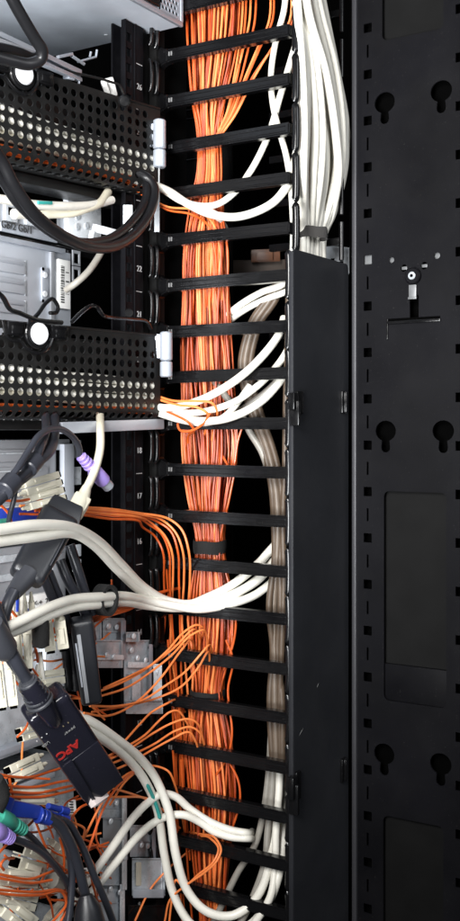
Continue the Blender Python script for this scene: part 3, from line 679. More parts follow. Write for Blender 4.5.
# wire braces above lower arm
wb = tag(MB().tube(spline([S(-20,285,.06),S(2,296,.06),S(10,309,.06),S(20,313,.06),S(38,320,.06),S(62,322.5,.06)],6), .0022, 8).build('wire_brace','black_plastic'),'black bent wire running from the left edge onto the lower arm','wire')
tag(MB().tube(spline([S(30,321,.055),S(38,314,.055),S(46,303,.055),S(53,299,.055),S(58,307,.056),S(57,312,.056),S(50,313,.057)],6), .0019, 8).build('wire_brace','black_plastic'),'black wire bent into a pointed hook beside the barcode label','wire')
tag(MB().tube(spline([S(72,322,.05),S(82,312,.05),S(91,306,.05),S(97,307,.05),S(103,315,.05),S(112,317.5,.045),S(130,319,.04),S(147,322,.035),S(151,329,.035)],6), .0020, 8).build('wire_brace','black_plastic'),'black wire humped above the right half of the lower arm','wire')
tag(MB().cyl(S(129,313,.03), S(129,313,.018), .0045, 18).build('knob','black_plastic'),'small black round knob in front of the post at number 21','knob')
tag(MB().cyl(S(124.5,101,.05), S(124.5,101,.03), .0062, 18, .0015).build('knob','black_plastic'),'small black round knob above the upper arm end','knob')

# ================================================================== servers (rear sides), left
SB = -.060
# top chassis, slid out: its underside shows
bt_ = bD(183, -.004)
zs = zD(183, 26, -.004)
ch = thing('server_chassis', 'large steel server chassis seen from below at the top left', 'server', RW(-.2,-.1,zs))
m = MB(); m.rack(-.48,-.004,-.42,bt_-.004,zs,zs+.085,.0012); m.build('case', 'steel', ch)
m = MB(); m.rack(-.48,-.0035,bt_-.004,bt_,zs-.0012,zs+.0045,.0012); m.rack(-.0075,-.0030,bt_-.003,bt_,zs+.004,zs+.085,.0008)
m.build('rear_lip', 'silver', ch)
x0_, x1_ = -.0420, -.0075; hs = []
for r in range(5):
    for c in range(5):
        cx_, cz_ = x1_-.006-c*.0062-(r%2)*.0031, .0095+r*.0056
        hs.append([(cx_+.0027*math.cos(k*math.pi/3+math.pi/6), cz_+.0026*math.sin(k*math.pi/3+math.pi/6)) for k in range(6)])
plate([(x0_,.0045),(x1_,.0045),(x1_,.085),(x0_,.085)], hs, lambda u,v,w: RW(u,bt_-.001+w,zs+v), -.0015).build('vent_grille', 'silver', ch)
m = MB(); m.rack(x0_,x1_,bt_-.0038,bt_-.0029,zs+.001,zs+.084,0); m.build('grille_dark_sheet','hole_black',ch)  # black sheet painting the dark behind the vent holes
m = MB(); m.rack(-.30,-.046,bt_-.003,bt_+.001,zs+.006,zs+.06,.002); m.build('black_insert', 'black_plastic', ch)
for (px, py) in ((106,35),):
    # screw in the underside
    d_ = None
    k_ = (HZ - zs) / ((921-py)/1000 - HZ) * -1; p = P(px, py, D*(k_-1)) ; m = MB(); m.cyl(p-Z3*.0006, p+Z3*.001, .0022, 14); m.build('screw', 'zinc_dark', ch)

def server(name_label, refx, yt, yb, x0, x1, m_, bb=SB, th=.3):
    t = thing('server', name_label, 'server', RW(aW((x0+x1)/2,bb), bb-.1, zW(refx,yb,bb)))
    MB().wbox(x0,x1,refx,yt,yb,bb,th,.0008).build('case', m_, t); return t
def wpart(t, name, m_, x0, x1, ref, yt, yb, proud=.002, bb=SB, bev=.0005):
    m = MB(); m.rack(aW(x0,bb), aW(x1,bb), bb-.001, bb+proud, zW(ref,yb,bb), zW(ref,yt,bb), bev); return m.build(name, m_, t)
# thin unit with network ports under the upper arm
u1_ = server('thin grey unit with two network ports just below the upper arm', 0, 198, 228, -60, 96, 'steel_dull')
wpart(u1_,'port_strip','silver',0,56,0,222,231,.002)
for i, x in enumerate((3,24,44)):
    pp = wpart(u1_,'network_port','zinc_dark',x,x+12,x,203+x*.2,220+x*.2,.004)
    wpart(pp,'port_opening','hole_black',x+2.5,x+9.5,x,206+x*.2,214+x*.2,.0046)
p = P(17,227.5,dW(17,SB+.003)); text('Gb/2 Gb/1', .0105, p, UW3, Z3, 'ink', 'lettering', u1_)
for x in (64,):
    wpart(u1_,'mounting_plate','zinc',x,x+33,x,196,243,.006)
for (x,y) in ((77,217),(77,227),(86,226)):
    m = MB(); c = P(x,y,dW(x,SB+.006)); m.cyl(c, c+UD3*.0016, .0036, 18, .0006); m.build('rivet','zinc_dark',u1_)
m = MB(); m.wbox(-60,100,0,232.5,240,SB,.25,.001); tag(m.build('dark_gap_bar','black_plastic'),'black bar standing for the dark gap between the thin unit and the slotted panel','rail')  # dark gap between the units, drawn as a black bar
u2_ = server('light steel server with slot covers and a barcode label above the lower arm', 0, 238, 335, -60, 71, 'steel_panel')
for k, y in enumerate((257,277,298)):
    sc_ = wpart(u2_,'slot_cover','steel_panel',-30,24,0,y,y+14,.002); wpart(sc_,'slot_rib','silver',-30,21,0,y+3,y+5,.0032); wpart(sc_,'slot_shadow_gap','zinc_dark',24.4,25.8,0,y-1,y+15,.0012)
wpart(u2_,'top_lip','silver',-60,63,0,236,241,.004)
wpart(u2_,'side_rail','steel_dull',49,53,50,252,325,.003)
wpart(u2_,'side_channel','silver',41,48,45,268,302,.002)
for y in (275,294):
    m = MB(); c = P(44.5,y,dW(44.5,SB+.002)); m.cyl(c, c+UD3*.002, .0032, 18, .0006); m.build('screw','zinc',u2_)
for y in (269,301):
    m = MB(); c = P(43,y,dW(43,SB+.002)); m.cyl(c, c+UD3*.0008, .0018, 12, .0002); m.build('screw_hole','hole_black',u2_)
m = MB(); m.rack(aW(56,SB),aW(67.5,SB),SB,SB+.004,zW(56,308,SB),zW(56,259,SB),.0003); lb = m.build('barcode_label','label_white',u2_)
yy = 266; random.seed(3); m = MB(); m2 = MB()
while yy < 303:
    h = random.choice((.5,.9,1.4)); m.rack(aW(58,SB),aW(61.5,SB),SB+.003,SB+.0044,zW(58,yy+h,SB),zW(58,yy,SB),0)
    if random.random() < .55: m2.rack(aW(63,SB),aW(66,SB),SB+.003,SB+.0044,zW(58,yy+h,SB),zW(58,yy,SB),0)
    yy += h + random.choice((.7,1.1))
m.build('bar_pattern','ink',lb); m2.build('print_block','ink',lb)
for y in (250,266):
    f_ = plate([(aW(70.5,SB),zW(70,y+15,SB)),(aW(78,SB),zW(70,y+15,SB)),(aW(78,SB),zW(70,y,SB)),(aW(70.5,SB),zW(70,y,SB))],
          [[(aW(71.5,SB),zW(70,y+13,SB)),(aW(76.8,SB),zW(70,y+13,SB)),(aW(76.8,SB),zW(70,y+3,SB)),(aW(71.5,SB),zW(70,y+3,SB))]], lambda u,v,w: RW(u,SB+.002+w,v), .0015).build('square_bracket','steel_dull',u2_)
# strip under the lower arm
u3_ = server('thin light unit with two network ports just below the lower arm', 0, 410, 430, -60, 90, 'steel_dull')
wpart(u3_,'port_strip','silver',5,40,5,421,429,.004)
p = P(23,425.5,dW(23,SB+.005)); text('Gb/2 Gb/1', .0098, p, UW3, Z3, 'ink', 'lettering', u3_)
wpart(u3_,'end_block','steel_panel',66,88,66,418,431,.006)
m = MB(); m.beam(S(58,428,.010), S(160,424,.012), .011, .012, .001, up=UD3); m.beam(S(153,424,.020), S(160,424,.020), .008, .004, .001)
tag(m.build('slide_rail','steel_panel'),'pale steel slide rail reaching the spine just below the lower arm','rail')
# lower big servers
u4_ = server('grey server with slot covers behind the beige plugs below the thin unit', 0, 440, 545, -60, 70, 'steel_dull')
for k, y in enumerate((450,468,486,504)):
    sc_ = wpart(u4_,'slot_cover','steel_dull',-30,47,0,y,y+12,.002); wpart(sc_,'slot_rib','zinc_dark',-30,40,0,y+3,y+4.4,.003)
wpart(u4_,'side_channel','steel_panel',60,70,62,444,525,.006)
wpart(u4_,'side_gap','hole_black',56,59,57,450,520,.001)
for y in (440,467):
    wpart(u4_,'square_bracket','zinc_dark',73,80,73,y,y+18,.002)
for y in (545,560):
    wpart(u4_,'square_bracket','zinc_dark',73,80,73,y,y+12,.002)
u5_ = server('dark grey server with ports behind the tall black adapter', 0, 549, 640, -60, 66, 'steel_dull', bb=SB)
for y in (556,575,630):
    wpart(u5_,'vent_strip','zinc_dark',-30,40,0,y,y+7,.002)
lp = wpart(u5_,'port_label','label_white',12,56,12,598,612,.006); 
bl = wpart(lp,'blue_patch','blue',12,18,12,597,612,.0068)
wpart(lp,'blue_patch','blue',13,24,13,610,613,.0068)
p = P(38,603,dW(38,SB+.0068)); text('1  <-+  2', .0085, p, UW3, Z3, 'ink', 'lettering', lp)
wpart(u5_,'side_channel','steel_dull',50,62,50,555,600,.004)
wpart(u5_,'connector_block','zinc_dark',40,66,42,640,690,.008)
u6_ = server('open grey server bay with shelf edges behind the lettered adapter', 0, 643, 760, -60, 60, 'zinc_dark')
wpart(u6_,'shelf_edge','silver',-60,50,0,746,752,.012); wpart(u6_,'shelf_edge','steel_dull',-60,52,0,771,782,.016)
for (x,y) in ((4,660),(12,662),(48,664),(58,668)):
    wpart(u6_,'port_opening','hole_black',x,x+6,x,y,y+10,.003)
u7_ = server('lowest grey server full of small brackets at the bottom left corner', 0, 785, 960, -60, 74, 'zinc_dark')
wpart(u7_,'shelf_edge','steel_panel',-60,45,0,786,792,.014)
random.seed(11)
for k in range(16):
    x = random.uniform(0,60); y = random.uniform(800,915)
    q = wpart(u7_,'bracket_plate',random.choice(('steel_dull','zinc_dark','steel_panel')),x,x+random.uniform(8,20),x,y,y+random.uniform(6,18),random.uniform(.003,.016))
for k in range(8):
    x = random.uniform(2,62); y = random.uniform(800,915)
    wpart(u7_,'port_opening','hole_black',x,x+6,x,y,y+6,.0175)

# upper rail behind the first arm
t = thing('slide_rail', 'bright bent steel slide rail between the chassis and the upper arm', 'rail', S(50,70,.0))
m = MB()
m.beam(S(-20,27,.02), S(78,73,.0), .005, .01, .0008, up=UD3)
m.beam(S(30,58,.02), S(80,80,.0), .004, .006, .0008, up=UD3)
m.build('rail_web','silver',t)
m = MB(); m.tube([S(70,70,.002),S(79,71,.002),S(80,73,.002),S(79,84,.002)], .0011, 8); m.beam(S(66,74,.0), S(72,76,.0), .010, .008, .0008, up=UD3); m.build('end_bracket','silver',t)
m = MB(); m.beam(S(58,57,-.01), S(72,54,-.01), .003, .004, .0004); m.beam(S(72,56,-.01), S(84,64,-.01), .003, .004, .0004)
m.tube([S(78,62,-.02),S(96,57,-.02),S(97,50,-.02)], .0012, 8); m.tube([S(90,57,-.02),S(91,52,-.02)], .0012, 8)
m.build('spring_hook','silver',t)
m = MB(); m.beam(S(-20,37,.03), S(40,60,.02), .008, .01, .001, up=UD3); m.build('rail_body','steel_dull',t)
# crumpled clear tag
m = MB(); m.beam(S(107,78,.0), S(112,97,.0), .013, .006, .002); m.beam(S(103,80,.002), S(108,94,.002), .006, .007, .002)
tag(m.build('cable_end_plug','crinkle'),'crumpled whitish plug standing in the gap above the upper arm','plug')
# gear under first arm
wc([(-30,196,.01),(0,199,.01),(30,204,.01),(60,206,.01),(92,205,.005),(112,200,.0)], 'pale cable running just under the black bar of the upper arm', m_='white_cable', r=.0042)
wc([(30,216,-.02),(50,214,-.01),(72,213,.0),(88,208,.004),(100,203,.004),(108,192,-.01)], 'beige cable bending up to the upper arm from the thin unit', m_='beige_cable', r=.0044)
wc([(14,214,-.03),(24,214,-.03),(34,216,-.03)], 'stubby white plug end in the left network port of the thin unit', m_='white_cable', r=.005)
tag(MB().beam(S(38,202.5,.018), S(52,203,.018), .003, .002, .0003).build('tape_flag','teal'),'teal tape flag on the pale cable under the upper arm','tape')
m = MB(); m.beam(S(122,235,.0), S(95,228,-.01), .008, .01, .001); m.beam(S(92,232,-.01), S(90,243,-.01), .005, .008, .001); m.beam(S(128,205,.004), S(128,233,.004), .010, .004, .001)
tag(m.build('arm_bracket','zinc'),'shiny bent metal bracket behind the black cord loop','bracket')
wc([(104,247,-.02),(98,258,-.02),(88,272,-.02),(76,283,-.03),(66,290,-.05)], 'grey white cable passing through the dark gap beside the barcode label', m_='grey_and_shaded_cable', r=.0035)

# black cords top left
cable([(0,-30,.10),(13,0,.10),(24,20,.10),(36,40,.10),(42,50,.10),(41,59,.095),(30,64,.085),(12,61,.075),(-20,52,.06)], .0052, 'black_cable', 'power_cord', 'thick black cord bending sharply over the chassis at the top left', n=16, cat='cord')
cable([(-30,44,.07),(0,47,.07),(20,52,.07),(34,57,.07),(41,54,.075)], .0040, 'black_cable', 'power_cord', 'black cord lying flat beside the sharp bend at the top left', n=14, cat='cord')
cable([(-40,110,.11),(0,158,.11),(14,185,.11),(34,213,.11),(60,234,.105),(90,247,.095),(118,245,.08),(140,228,.065),(152,206,.055),(154,188,.048),(147,178,.035),(135,172,.02)], .0052, 'black_cable', 'power_cord', 'thick black cord hanging in a big loop under the upper arm, nearer one', n=16, cat='cord')
cable([(-40,140,.10),(0,176,.10),(16,200,.10),(38,222,.098),(62,238,.092),(88,243,.082),(112,238,.072),(132,222,.058),(145,202,.046),(147,188,.04),(144,178,.02)], .0046, 'black_cable', 'power_cord', 'black cord inside the big loop under the upper arm, farther one', n=16, cat='cord')

# charcoal cords, middle
def cc(pts, label, r=.0036, m_='char_cable'): return cable(pts, r, m_, 'signal_cord', label, n=12, cat='cord')
cc([(46,398,-.03),(46,416,-.01),(46,432,.045),(40,448,.07),(33,466,.075),(20,478,.08),(8,488,.08),(-10,505,.08)], 'charcoal cord dropping left of the loop, in the first collar', .0042)
cc([(54,398,-.03),(54,416,-.01),(54,436,.045),(50,450,.065),(38,462,.072),(30,472,.075),(14,485,.08),(-5,503,.085),(-30,520,.085)], 'thick charcoal cord dropping beside the purple plug loop', .0050)
cc([(80,457,.05),(79,447,.055),(72,436,.06),(60,429,.065),(48,430,.07),(38,437,.075),(28,452,.08),(18,468,.085),(8,482,.085),(0,498,.085),(-20,520,.085)], 'charcoal cord arching over from the purple plug', .0030)
cc([(16,487,.08),(14,500,.078),(10,515,.07),(8,530,.06)], 'thin charcoal cord hanging below the lower collar', .0022)
def collar(p, q, r, label, m_='char_cable'):
    o = MB().cyl(p, q, r, 20, .0012).build('cord_collar', m_); return tag(o, label, 'collar')
collar(S(37,459,.074), S(28,470,.078), .0078, 'grey collar on the charcoal cords, upper one')
collar(S(14,480,.083), S(3,492,.086), .0086, 'grey collar on the charcoal cords, lower one')
# small round plugs
def mini_plug(p, q, m_, label, ridges=True, tip=True, r=.0062):
    p, q = Vector(p), Vector(q); d = (q-p); L = d.length; d.normalize()
    t = thing('round_plug', label, 'plug', p)
    m = MB(); m.tube([p, p+d*L*.02, p+d*L*.25, p+d*L*.42, p+d*L*.48, p+d*L*.80, p+d*L*.82], [r*.45, r*.55, r*.62, r*.75, r, r, r*.95], 20); m.build('grip', m_, t)
    m = MB()
    for k in range(4): m.cyl(p+d*L*(.04+.085*k), p+d*L*(.085+.085*k), r*(.72+.05*k), 18, .0004)
    if ridges: m.build('strain_relief', m_, t)
    else: m.bm.free()
    if tip:
        m = MB(); m.cyl(p+d*L*.82, p+d*L, r*.78, 20, .0003); m.build('metal_shell', 'silver', t)
    return t
mini_plug(S(80,455,.052), S(109,487,.058), 'purple', 'purple round keyboard plug dangling in front of the dark gap', r=.0072)
wc([(100,396,-.03),(100,412,.0),(100.5,430,.04),(100,450,.058),(95,470,.064),(87,488,.07),(82,498,.072)], 'cream cable hanging from the lower arm to its cream plug', m_='beige_cable', r=.0040)
m = MB(); m.tube([S(87,487,.07),S(84,495,.072),S(80,504,.075),S(74,514,.078),S(72,517,.078)], [.0042,.0060,.0085,.0085,.0070], 18); m.beam(S(83,497,.075),S(73,514,.079),.017,.010,.003,w2=.016)
tag(m.build('moulded_plug','beige_plastic'),'cream moulded plug at the end of the cream cable beside the black adapter','plug')

# duplex fibre plugs
def duplex(p, q, w, label, boots=1, m_='beige_plastic', group=None):
    p, q = Vector(p), Vector(q); t = thing('duplex_plug', label, 'plug', p, group)
    x = (q-p).normalized(); f = (CAM-p).normalized(); f = (f-x*f.dot(x)).normalized(); y = f.cross(x)
    for sg in (-1, 1):
        c = y*w*.26*sg; m = MB(); m.beam(p+c, q+c, w*.46, w*.55, .0008)
        m.beam(p+c+x*(q-p).length*.2+f*w*.3, p+c+x*(q-p).length*.75+f*w*.33, w*.22, w*.12, .0005)
        h = m.build('plug_half', m_, t)
        m = MB(); m.tube([q+c, q+c+x*.004, q+c+x*.009], [w*.20, w*.15, w*.10], 10); m.build('boot', 'black_plastic' if not boots else m_, h)
        m = MB(); m.beam(p+c-x*.003, p+c+x*.0005, w*.34, w*.38, .0004); m.build('ferrule_block', 'hole_black', h)
    return t
duplex(S(58,479,.055), S(24,489,.055), .014, 'beige duplex plug lying between the charcoal collars and the grey server, upper')
duplex(S(62,494,.058), S(28,503,.058), .014, 'beige duplex plug lying just above the orange cords, lower')
duplex(S(57,648,.07), S(53,620,.07), .022, 'beige duplex plug standing below the white pair in the black strap')
duplex(S(24,668,.06), S(22,622,.06), .016, 'tall beige duplex plug left of the dark strap below the white pair')
duplex(S(8,705,.07), S(2,655,.07), .018, 'long beige duplex plug hanging at the left edge beside the adapter neck')
duplex(S(62,676,.05), S(34,680,.05), .014, 'beige duplex plug lying level above the lettered adapter')
duplex(S(10,775,.05), S(38,762,.05), .016, 'beige duplex plug left of the lettered adapter on the orange cords')
duplex(S(8,796,.055), S(52,797,.055), .014, 'beige duplex plug between the orange cords above the blue plug')
duplex(S(18,855,.05), S(42,862,.05), .024, 'boxy beige duplex plug below the green round plug')
duplex(S(36,880,.06), S(-6,876,.06), .014, 'long beige duplex plug at the left edge near the bottom')
duplex(S(34,903,.062), S(-6,893,.062), .014, 'long beige duplex plug at the left edge, below the other long one')
duplex(S(30,925,.06), S(4,905,.06), .018, 'tilted beige duplex plug in the bottom left corner')
strap(41,633,15,24,.085,'velcro','black fuzzy wrap on the beige plugs under the white pair', dep=.010)
tag(MB().tube(spline([S(-8,782,.08),S(-2,795,.082),S(-8,808,.08)],4), .010, 18).build('cable_strap','velcro'),'black fuzzy bundle wrap at the left edge above the blue plug','strap')
wc([(38,665,.05),(34,685,.055),(30,700,.05)],'thin white fibre lead left of the lettered adapter neck', r=.0018)
wc([(36,650,.05),(28,670,.055),(24,690,.05)],'thin white fibre lead beside the adapter neck, slanting left', r=.0018)
wc([(40,652,.05),(42,670,.055),(45,688,.05)],'thin white fibre lead above the lettered adapter, slanting right', r=.0022)
wc([(22,575,.05),(22,595,.055),(21,615,.05)],'upright white lead left of the port label', r=.0022)
wc([(14,588,.05),(13,600,.055),(12,618,.05)],'short upright white lead at the blue corner of the port label', r=.0022)

# adapters
def adapter(p, q, w, th, m_, label, bev=.005, group=None, w2=None, lid=None):
    t = thing('cable_adapter', label, 'adapter', q, group)
    m = MB(); m.beam(p, q, w, th, bev, seg=4, w2=w2); b_ = m.build('housing', m_, t)
    x = (Vector(q)-Vector(p)).normalized(); f = (CAM-Vector(p)).normalized(); f = (f-x*f.dot(x)).normalized(); y = f.cross(x)
    return t, b_, x, f, y
def relief(t, p, q, r0, r1, m_, n=6):
    p, q = Vector(p), Vector(q); m = MB(); m.tube([p, q], [r0*.8, r1*.8], 18)
    for k in range(n):
        a = p+(q-p)*((k+.1)/n); b_ = p+(q-p)*((k+.72)/n); r = r0+(r1-r0)*(k+.5)/n; m.cyl(a, b_, r, 20, .0006)
    return m.build('strain_relief', m_, t)
# adapter under the white pair
p, q = S(61,514,.080), S(25,580,.080)
t, h, x, f, y = adapter(p, q, .035, .020, 'adapter', 'charcoal adapter slanting under the two white cables at middle left', .007, w2=.031)
m = MB(); m.beam(S(68,503,.078), S(59,522,.078), .029, .016, .003, w2=.036); m.build('end_cap', 'adapter', t)
m = MB(); m.tube([S(28,574,.082),S(20,585,.084),S(13,594,.088)], [.0105,.0080,.0066], 20); m.build('strain_relief', 'adapter_grey', t)
m = MB(); m.tube(spline([S(14,591,.09),S(7,606,.09),S(3,625,.09),S(1,645,.088)]), .0052, 16); m.build('lead', 'char_cable', t)
m = MB(); m.beam(p+y*.013+f*.0112+x*.012, p+y*.013+f*.0112+x*.055, .0012, .0006, .0002); m.build('edge_line', 'char_cable', h)
# cords behind it
for (pts, lab, r, mm) in (([(60,560,.04),(68,580,.05),(78,598,.055),(88,620,.06),(92,640,.06)],'charcoal cord from the adapter down to the long adapter, right one',.0048,'char_cable'),
    ([(70,545,.04),(78,570,.05),(86,596,.055),(92,615,.06)],'charcoal cord rightmost of those behind the slanting adapter',.0048,'char_cable'),
    ([(42,572,.05),(50,592,.05),(58,612,.05),(64,640,.04)],'charcoal cord below the slanting adapter, leftmost',.0042,'char_cable'),
    ([(49,572,.05),(56,590,.05),(63,608,.05),(70,630,.04)],'charcoal cord below the slanting adapter, second from left',.0042,'char_cable'),
    ([(62,630,.03),(66,655,.03),(69,690,.03)],'upright black cord with pale marks left of the long adapter',.0040,'black_cable'),
    ([(68,630,.035),(73,655,.035),(76,690,.035)],'upright black cord beside the long adapter',.0042,'black_cable')):
    cable(pts, r, mm, 'signal_cord', lab, n=12, cat='cord')
# long adapter
p, q = S(81,618,.072), S(92,702,.072)
t, h, x, f, y = adapter(p, q, .0215, .020, 'adapter', 'long black adapter standing upright right of the beige duplex plug', .005, w2=.0195)
m = MB(); m.beam(p+y*-.004+f*.0102+x*.012, q+y*-.004+f*.0102-x*.004, .0035, .0010, .0003); m.build('painted_highlight', 'steel_dull', h)  # pale strip painting the highlight along the adapter front
m = MB(); m.beam(p+y*-.0075+f*.0098+x*.02, q+y*-.0070+f*.0098-x*.02, .0016, .0010, .0003); m.build('painted_glint', 'steel_panel', h)  # thinner pale line, also part of the painted highlight
# lettered adapter
p, q = S(43,700,.11), S(100,784,.10)
t, h, x, f, y = adapter(p, q, .0405, .024, 'adapter_gloss', 'glossy black adapter with upside down red letters at lower left', .006)
m = MB(); m.tube([S(28,684,.116),S(38,697,.122),S(52,718,.118),S(58,728,.110)], [.0090,.0098,.0085,.003], 22); m.build('cord_fairing', 'adapter_gloss', t)
relief(t, S(41,703,.121), S(27,680,.115), .0125, .0085, 'adapter_grey', 6)
m = MB(); m.tube(spline([S(29,683,.112),S(18,665,.112),S(8,645,.108),S(0,620,.10),S(-8,600,.10)]), .0056, 16); m.build('lead', 'char_cable', t)
m = MB(); m.tube(spline([S(24,680,.106),S(12,662,.106),S(2,648,.104),S(-12,630,.10)]), .0040, 14); m.build('lead', 'char_cable', t)
m = MB(); m.beam(p+x*.070+f*.0120+y*.0, q+f*.0120+x*.001, .0385, .0012, .0005, seg=2); m.build('raised_lid', 'adapter_gloss', h)
m = MB(); m.beam(p+x*.066+f*.0142-y*.012, q+f*.0142-y*.012-x*.004, .008, .0022, .001, w2=.003); m.build('lid_ridge', 'adapter_gloss', h)
cl = P(65.5,751,0)
def onface(px, py):                       # point of the housing's front face seen at a pixel
    o_ = Vector(p)+f*.0122; r0 = P(px,py,0)-CAM; k = (o_-CAM).dot(f)/r0.dot(f); return CAM+r0*k
a_, b_ = onface(76,743.5), onface(55,759); td = (b_-a_).normalized(); tu = f.cross(td)
text('APC', .0120, onface(68,750), td, tu, 'red_ink', 'lettering', h, bold=.0004)
text('. . .', .010, onface(43,739), td, tu, 'mark_white', 'indicator_dots', h); text('. .', .010, onface(67,726), td, tu, 'gold', 'indicator_dots', h)
text('USB', .0042, onface(46,744), td, tu, 'dim_mark', 'small_lettering', h); text('power', .0042, onface(70,730.5), td, tu, 'dim_mark', 'small_lettering', h)
m = MB(); m.tube([S(-12,627,.10),S(0,646,.104),S(8,650,.106)], [.013,.013,.010], 20); tag(m.build('cord_collar','adapter_grey'),'thick grey moulded collar at the left edge above the adapter leads','collar')
# clear plug
m = MB(); m.beam(S(91,802,.105), S(104,793,.105), .010, .008, .0008); m.beam(S(94,806,.105), S(103,800,.105), .003, .002, .0003); tag(m.build('clear_plug','clear'),'small clear network plug poking out under the lettered adapter','plug')

# bottom-left plugs
t = thing('video_plug', 'blue video plug with thumb screws at the lower left', 'plug', S(25,810,.07))
m = MB(); m.beam(S(6,808,.07), S(38,812,.07), .0145, .012, .004, w2=.012); m.build('shell','blue',t)
m = MB(); m.beam(S(-4,805,.07), S(8,808,.07), .018, .012, .003); m.build('face_plate','blue',t)
m = MB(); m.cyl(S(38,816,.075), S(50,819,.078), .0060, 18, .001)
for k in range(3): m.cyl(S(38+k*4,815+k,.076), S(40+k*4,815.6+k,.077), 0.0070-.0005*k, 18, .0005)
m.build('strain_relief','blue',t)
for (y0,y1) in ((806,810),(813,818)):
    m = MB(); m.cyl(S(48,y0,.072), S(62,y1,.072), .0028, 12, .0004); m.cyl(S(60,y1-.5,.072), S(68,y1+1.5,.072), .0036, 12, .0006); m.build('thumb_screw','blue',t)
tag(MB().beam(S(-10,517,.02), S(40,514,.02), .014, .012, .003).build('video_plug','blue'),'blue video plug half hidden behind the orange cords above the white pair','plug')
tag(MB().beam(S(-8,524,.05), S(7,522,.05), .007, .008, .002).build('round_plug','green'),'green plug tip at the left edge above the white pair','plug')
mini_plug(S(25,831,.085), S(-8,812,.085), 'green', 'green round mouse plug at the left edge below the blue plug', r=.0072, tip=False)
mini_plug(S(12,839,.09), S(-14,826,.09), 'purple', 'purple round keyboard plug at the left edge below the green plug', r=.0075, tip=False)
cc([(22,830,.085),(32,838,.08),(45,853,.075),(58,870,.07),(70,886,.06),(78,895,.05)], 'charcoal cord trailing from the green round plug', .0030)
cc([(10,838,.09),(25,843,.088),(40,851,.085),(52,862,.08),(62,875,.07),(70,890,.06)], 'charcoal cord trailing from the purple plug at the left edge', .0030)
cc([(48,816,.08),(60,825,.082),(70,842,.08),(77,862,.078),(83,885,.075),(88,905,.07),(92,930,.07)], 'thick black cord sweeping down from the blue video plug', .0048)
cc([(52,817,.075),(68,823,.078),(78,838,.078),(86,855,.078),(94,875,.078),(105,900,.078),(118,935,.075)], 'black cord outermost of those sweeping down from the blue plug', .0034)
cc([(54,822,.07),(64,836,.07),(70,856,.07),(72,880,.07),(70,910,.07),(66,935,.07)], 'black cord dropping nearly straight from the blue video plug', .0034)
tag(MB().tube([S(86,895,.085),S(88,908,.09),S(90,930,.09)], [.006,.012,.016], 22).build('moulded_plug','adapter'),'round black moulded plug rising from the bottom edge','plug')
orl = (([(-10,772,.06),(8,776,.062),(30,777,.06),(52,771,.055),(75,764,.05),(100,760,.05)],'orange cord between the duplex plug and the lettered adapter, topmost of five'),
       ([(-10,784,.06),(10,786,.062),(35,787,.06),(60,782,.06),(82,778,.055),(100,772,.05)],'orange cord below the lettered adapter, second of five'),
       ([(-10,791,.062),(12,792,.064),(38,793,.062),(62,788,.06),(84,783,.05),(100,778,.05)],'orange cord below the lettered adapter, third of five'),
       ([(-10,796,.062),(14,797,.064),(40,797,.062),(62,793,.06),(86,786,.05)],'orange cord below the lettered adapter, fourth of five'),
       ([(9,775,.06),(11,786,.062),(14,797,.06),(30,800,.06),(56,793,.055)],'orange cord curling round the duplex plug above the blue plug'),
       ([(-12,868,.07),(0,852,.072),(14,838,.07),(28,826,.06),(36,818,.05)],'orange cord rising at the left edge to the blue plug'),
       ([(-12,800,.05),(-2,806,.05),(10,800,.05)],'tiny orange cord end at the left edge by the black wrap'),
       ([(36,822,.06),(42,838,.058),(50,855,.055),(62,868,.05),(72,872,.05)],'orange cord dropping below the blue plug to the right'),
       ([(60,838,.05),(64,855,.05),(64,885,.05),(68,921,.05)],'orange cord running straight down beside the black cords'),
       ([(-10,872,.075),(8,876,.078),(30,879,.075),(48,873,.07),(60,868,.06)],'orange cord crossing the boxy plug at the left, upper'),
       ([(-10,876,.075),(10,880,.078),(32,883,.075),(52,880,.07)],'orange cord crossing the boxy plug at the left, lower'),
       ([(-10,892,.08),(15,895,.08),(40,895,.078),(62,892,.07),(66,905,.065),(58,916,.06),(44,930,.06)],'orange cord turning down near the bottom left corner'),
       ([(-10,889,.08),(14,891,.08),(38,892,.078),(60,890,.07),(68,898,.06),(64,915,.06),(52,935,.06)],'orange cord outermost of the turn near the bottom left corner'),
       ([(4,870,.07),(1,865,.072),(4,860,.07),(14,858,.06)],'tiny orange hook in front of the boxy plug'),
       ([(70,830,.06),(72,818,.06),(80,808,.06),(90,803,.06)],'orange cord from the clear plug curving to the black cords'),
       ([(68,826,.066),(78,840,.066),(88,856,.066),(92,880,.064),(104,921,.06)],'long orange cord running down to the bottom edge beside the white pair'),
       ([(84,862,.07),(92,840,.07),(103,810,.07),(118,786,.062),(134,772,.05),(146,768,.04)],'long bright orange cord rising in front of the white pair'),
       ([(38,662,.05),(36,650,.055),(33,643,.05)],'short orange lead in the fibre plug above the adapter'),
       ([(-10,600,.06),(6,606,.062),(18,618,.06),(28,630,.055),(10,632,.06),(-4,628,.06)],'orange cord hooking under the slanting adapter lead'),
       ([(0,500,.06),(18,501,.062),(34,499,.06),(46,503,.058),(44,512,.055),(20,514,.05)],'orange cord curling over the lower beige duplex plug'),
       ([(-6,500,.06),(4,508,.06),(10,516,.058),(12,526,.05)],'short orange cord slipping behind the white pair at the left edge'))
for pts, lab in orl: oc(pts, lab, 'orange', .0012)

